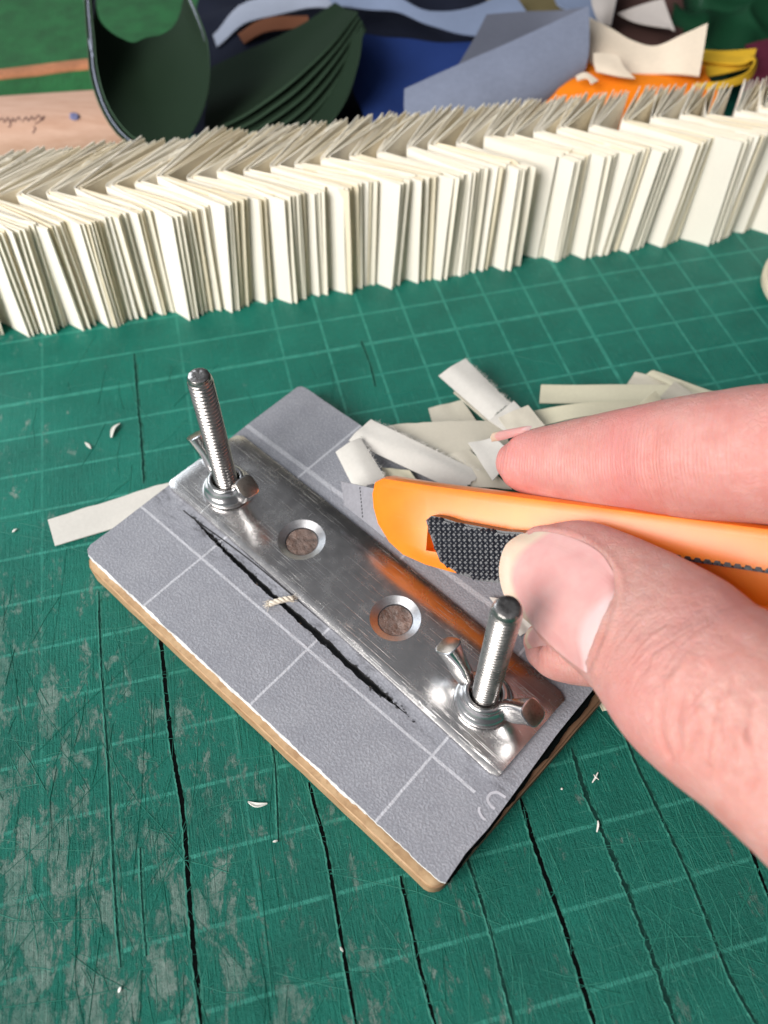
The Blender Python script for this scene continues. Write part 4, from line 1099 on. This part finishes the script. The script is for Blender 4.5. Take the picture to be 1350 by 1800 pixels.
# wooden bar with handwriting
A0, A1 = at(-160, 243, 21.4), at(250, 214, 22.0); dx = (A1-A0); Lb = dx.length; dx.normalize(); dyv = Vector((-dx.y, dx.x, 0)).normalized(); dzv = dx.cross(dyv)
barR = empty('wooden_bar', A0, 'pinkish beech wooden bar with handwriting, behind the left end of the page row', 'wooden bar')
prof = [(-.72, -1.0), (-.86, -.5), (-.80, .05), (-.55, .38), (-.1, .52), (.5, .55), (.9, .48), (1.0, -.2), (.9, -1.0)]
prof = [tuple(p) for p in catmull(prof, 30)]
V = []; Fc = []; n = len(prof)
for i in range(2):
    for y, z in prof: V.append(dx*(Lb*i)+dyv*y+dzv*z)
for k in range(n): Fc.append((k, (k+1)%n, n+(k+1)%n, n+k))
Fc.append(tuple(range(n))[::-1]); Fc.append(tuple(n+k for k in range(n)))
bar = link('bar', mesh('bar', V, Fc, M['beech'], True, None, 50), barR)
dgx = bpy.context.evaluated_depsgraph_get(); bv2 = BVHTree.FromPolygons([v+A0 for v in V], Fc)
def ink(pxs, w0, mat, name):
    bm = bmesh.new(); pts = []
    for p in catmull([(x, y, 0) for x, y in pxs], 6*len(pxs)):
        o = Vector((0,0,HC)); d = (at(p[0], p[1], 10)-o).normalized(); h_ = bv2.ray_cast(o, d)
        if h_[0] is not None: pts.append(h_[0]+h_[1]*.004*(1 if h_[1].dot(d) < 0 else -1)-A0)
    if len(pts) > 2: tube_mesh(bm, pts, w0, 5); link(name, bm_mesh(name, bm, mat, True, None), bar)
ink([(-4,213),(4,208),(8,215),(14,207),(18,216),(23,208),(26,214),(33,206),(36,212)], .014, M['ink'], 'handwriting')
ink([(16,212),(19,220),(15,224)], .014, M['ink'], 'handwriting')
ink([(40,214),(46,206),(50,213),(56,205),(60,211),(68,203),(74,212),(78,204),(70,213),(62,218)], .014, M['ink'], 'handwriting')
ink([(60,222),(62,228),(57,234)], .016, M['ink'], 'handwriting')
ink([(124,204),(130,202),(137,206),(133,209),(126,207),(130,204)], .06, M['blueink'], 'ink_spot')
# dark green upright curl
root = group_root('green_paper_curl', 265, 150, 22, 'dark green paper stack curled into an upright trough, left of the fanned sheets', 'paper stack')
front = [(157,-30),(163,50),(170,125),(192,190),(232,240),(292,262),(338,232),(366,160),(366,85),(345,20),(322,-30)]
back = [(166,-30),(168,10),(176,38),(196,58),(218,70),(236,76),(256,68),(284,62),(308,45),(322,15),(328,-30)]
for k in range(3):
    fr_ = [(x-k*5+(k*3 if i > 6 else 0), y+k*(5 if i < 6 else 2), 19.6+.10*k+.2*math.sin(i)) for i, (x, y) in enumerate(front)]
    bk_ = [(x-k*2, y+k*2, 21.4+.1*k) for x, y in back]
    md_ = [((a[0]+b[0])/2, (a[1]+b[1])/2+4, (a[2]+b[2])/2) for a, b in zip(fr_, bk_)]
    psheet(root, 'curled_sheet', [fr_, md_, bk_], M['dgreen'], M['lav'] if k == 1 else M['dgreen_edge'], t=.03, nu=34, jit=.02, seed=k)
psheet(root, 'pale_flap', [[(144,-20,20.4),(152,30,20.2),(156,70,20),(163,100,19.8)],[(168,-20,20.6),(166,20,20.4),(160,60,20.2),(164,98,19.9)]], M['lav'], t=.03)
bm = bmesh.new()
# fan of dark green sheets
root = group_root('fanned_green_paper', 500, 140, 22, 'fanned stack of dark green sheets curving up to the right behind the page row', 'paper stack')
for k in range(5):
    dxk, dyk = k*7, k*14
    cr_ = [(368-8+dxk*2.4,238+dyk*.55,20.3),(440+dxk*1.6,196+dyk*.9,20.6),(520+dxk*1.2,138+dyk*1.0,20.9),(585+dxk*.8,75+dyk*.8,21.3),(628+dxk*.55,22+dyk*.5,21.8)]
    bk_ = [(372+dxk,120+dyk*.6,23.3),(430+dxk,92+dyk*.6,23.3),(490+dxk,66+dyk*.6,23.3),(545+dxk*.8,36+dyk*.5,23.2),(590+dxk*.6,6+dyk*.3,23.2)]
    md_ = [((a[0]+b[0])/2-2, (a[1]+b[1])/2+3, (a[2]+b[2])/2+.28) for a, b in zip(cr_, bk_)]
    psheet(root, 'sheet', [cr_, md_, bk_], M['dgreen'], M['dgreen_edge'], t=.07, nu=24, jit=.02, seed=20+k)
psheet(root, 'sheet', [[(637,48,21.2),(630,105,20.8),(606,178,20.5),(555,248,20.2)],[(618,70,21.6),(596,130,21.4),(560,190,21.1),(505,250,20.9)],[(600,90,22.2),(560,140,22.2),(520,190,22),(460,250,21.8)]], M['dgreen'], M['dgreen_edge'], t=.06)
# dark fill stack behind
root = group_root('navy_cloth', 540, 60, 25, 'blue black crumpled paper with rust brown patch at the top behind the green sheets', 'crumpled paper')
psheet(root, 'dark_fold', [[(355,-30,26),(470,-30,26.5),(600,-30,26),(900,-30,27)],[(330,60,24.6),(470,50,24.5),(600,60,24.7),(880,60,25)],[(290,235,22.4),(470,220,22.4),(620,240,22.6),(860,220,23)]], M['navyp'], jit=.25, nu=30, nv=20)
psheet(root, 'rust_patch', [[(420,60,24.1),(470,30,24.2),(540,28,24.2)],[(430,78,23.9),(480,52,23.9),(545,45,24)]], M['rust'], jit=.1)
psheet(root, 'grey_blue_fold', [[(375,60,24.2),(430,10,24.6),(540,-20,24.8),(640,-25,25)],[(385,80,24.0),(440,38,24.3),(530,18,24.5),(600,20,24.6)]], M['lav'], jit=.12)
psheet(root, 'pale_ribbon', [[(565,-25,24),(640,-25,24),(700,-5,23.6),(760,22,23.4),(840,10,23.6),(900,-20,24)],[(585,8,23.7),(650,18,23.6),(705,22,23.4),(760,46,23.2),(850,62,23.2),(930,30,23.4)]], M['lightblue'], jit=.05, nu=30)
# deep blue sheet
root = group_root('blue_sheet', 730, 130, 22.5, 'deep blue paper sheet behind the middle of the page row', 'paper sheet')
psheet(root, 'curled_sheet', [[(632,58,23.4),(720,70,23.4),(800,76,23.4),(880,70,23.4)],[(618,140,22.4),(700,150,22.3),(780,140,22.4),(870,120,22.6)],[(640,205,21.2),(690,208,21.1),(740,198,21.3),(850,180,21.8)],[(650,240,21.2),(700,235,21.0),(760,230,21.0),(850,220,21.4)]], M['blue'], nu=26, nv=16, jit=.08)
# folded grey blue sheet
root = group_root('folded_grey_sheet', 880, 110, 21, 'stiff grey blue sheet folded over, standing behind the page row', 'paper sheet')
psheet(root, 'front_flap', [[(711,158,20.4),(800,118,20.7),(900,74,21.0),(1034,12,21.5)],[(711,195,20.2),(800,160,20.3),(910,125,20.6),(1036,70,21.1)],[(714,225,20.1),(810,205,20.3),(930,172,20.7),(1028,118,21.1)],[(720,250,20.4),(820,240,20.8),(940,205,21.3),(1005,160,21.6)]], M['greyblue'], M['lightblue'], t=.05, nu=26, nv=14, jit=.03)
psheet(root, 'rear_flap', [[(855,27,22.2),(920,22,22.3),(980,20,22.2),(1034,14,21.6)],[(835,66,21.7),(890,58,21.9),(960,52,22.0),(1020,28,21.6)],[(804,118,20.9),(860,100,21.2),(930,75,21.4),(1010,30,21.5)]], M['greyshade'], M['lightblue'], t=.06, nu=20)  # shade on the rear flap is painted in as a darker grey
# orange and cream papers
root = group_root('orange_sheet', 1100, 140, 21, 'bright orange paper lying behind the page row', 'paper sheet')
psheet(root, 'curled_sheet', [[(1020,60,22.6),(1080,95,22.3),(1150,110,22.3),(1240,100,22.6)],[(960,140,21.2),(1050,135,21.1),(1150,140,21.1),(1240,128,21.5)],[(900,200,21.2),(1020,190,21.1),(1150,180,21.0),(1260,165,21.2)],[(900,250,21.3),(1020,245,21.3),(1150,235,21.3),(1270,225,21.4)]], M['orangep'], nu=20, nv=12, jit=.1)
root = group_root('cream_sheet', 1150, 90, 22, 'large cream card with a pointed corner rising above the orange paper', 'paper sheet')
psheet(root, 'curled_sheet', [[(1036,32,22.4),(1075,52,22.2),(1110,72,21.9),(1152,82,21.6),(1200,62,21.4),(1244,42,21.3)],[(1036,70,21.9),(1080,92,21.7),(1120,105,21.5),(1160,108,21.3),(1200,96,21.1),(1237,88,21.0)],[(1036,110,21.6),(1080,128,21.5),(1130,130,21.3),(1170,130,21.1),(1200,131,20.9),(1229,134,20.8)]], M['creamp'], t=.05, nu=30, nv=12)
root = group_root('small_cream_flap', 1080, 115, 21, 'small cream paper flap curling over the orange paper', 'paper sheet')
psheet(root, 'curled_flap', [[(1043,94,21.0),(1065,94,21.0),(1086,98,20.9)],[(1044,112,20.8),(1075,118,20.7),(1098,120,20.7)],[(1048,126,20.7),(1085,134,20.6),(1116,138,20.6)]], M['creamp'], t=.03)
root = group_root('cream_strip_scrap', 1030, 135, 20.6, 'little pale curl in front of the orange paper beside the grey sheet', 'paper scrap')
psheet(root, 'curl', [[(1012,134,20.6),(1030,128,20.6),(1052,142,20.5)],[(1015,142,20.5),(1032,138,20.5),(1040,148,20.4)]], M['creamp'], t=.03)
root = group_root('yellow_curl', 1280, 120, 21.5, 'mustard yellow paper strip curled into a loop near the right edge', 'paper strip')
psheet(root, 'loop', [[(1230,108,22),(1270,112,21.9),(1305,112,21.7),(1322,104,21.6),(1326,110,21.4),(1312,128,21.2),(1270,142,21.1),(1220,146,21.1)],[(1230,92,22.4),(1270,98,22.3),(1302,101,22.2),(1322,98,22.0),(1330,112,21.7),(1316,140,21.4),(1270,156,21.2),(1220,160,21.2)]], M['yellowp'], t=.04, nu=36)
psheet(root, 'strip', [[(1210,86,22.6),(1270,90,22.4),(1330,86,22.4)],[(1210,140,21.7),(1270,130,21.8),(1320,118,22)]], M['yellowp'], t=.03)
root = group_root('green_cloth', 1270, 40, 25, 'deep green crumpled cloth in the top right corner', 'cloth')
psheet(root, 'fold', [[(1170,-30,26),(1270,-30,26.4),(1400,-30,26)],[(1180,40,24.8),(1270,45,24.6),(1400,40,24.6)],[(1200,130,23.2),(1290,125,23.3),(1400,110,23.4)]], M['leafg'], nu=44, nv=30, jit=.7)
root = group_root('maroon_sheet', 1335, 110, 22, 'maroon paper at the right edge behind the yellow curl', 'paper sheet')
psheet(root, 'sheet', [[(1310,80,23.2),(1340,70,23.2),(1400,60,23.2)],[(1325,110,22.4),(1350,100,22.4),(1400,100,22.4)],[(1300,160,21.4),(1340,150,21.4),(1400,150,21.4)]], M['maroon'], jit=.06)
root = group_root('brown_wrap', 1130, 50, 24, 'dark brown glossy wrapping behind the cream card', 'wrapping')
psheet(root, 'fold', [[(1060,-30,26),(1130,-30,26),(1200,-30,26)],[(1060,30,24.6),(1130,30,24.4),(1200,40,24.6)],[(1040,95,23.4),(1130,100,23),(1215,95,23.3)]], M['brownp'], nu=20, nv=14, jit=.2)
root = group_root('ivory_triangle', 1140, 30, 23.5, 'translucent pale paper triangle lying on the dark brown wrapping', 'paper scrap')
psheet(root, 'triangle', [[(1085,24,23.8),(1130,8,23.9),(1166,-2,23.9)],[(1120,40,23.5),(1150,30,23.6),(1175,24,23.6)],[(1178,50,23.3),(1182,52,23.3),(1186,54,23.3)]], M['ivory'], t=.03)
root = group_root('light_blue_sheet', 1050, 20, 23.5, 'light blue and white sheet behind the corner of the grey sheet', 'paper sheet')
psheet(root, 'sheet', [[(970,-30,25),(1030,-30,25),(1090,-30,25)],[(985,10,23.8),(1035,15,23.6),(1082,10,23.8)],[(1035,28,23),(1055,42,22.9),(1072,48,23)]], M['lightblue'], jit=.06)
psheet(root, 'pale_half', [[(1040,-30,24.4),(1065,-30,24.3),(1090,-30,24.4)],[(1040,5,23.4),(1062,10,23.2),(1082,5,23.4)],[(1050,34,22.7),(1060,42,22.6),(1073,46,22.8)]], M['ivory'], t=.03)
root = group_root('olive_paper', 930, 0, 25, 'olive and grey paper peeking out at the top edge behind the grey sheet', 'paper sheet')
M['olive'] = P_('olive_paper', (0.16, 0.13, 0.06))
psheet(root, 'sheet', [[(860,-30,26),(930,-30,26),(1010,-30,26)],[(860,10,25),(930,8,24.8),(1000,5,25)],[(900,40,24),(950,36,24),(990,30,24)]], M['olive'], jit=.08)
S.cycles.samples = 64
print('objects', len(bpy.data.objects), 'tris', sum(len(o.data.polygons) for o in bpy.data.objects if o.type == 'MESH')*2)
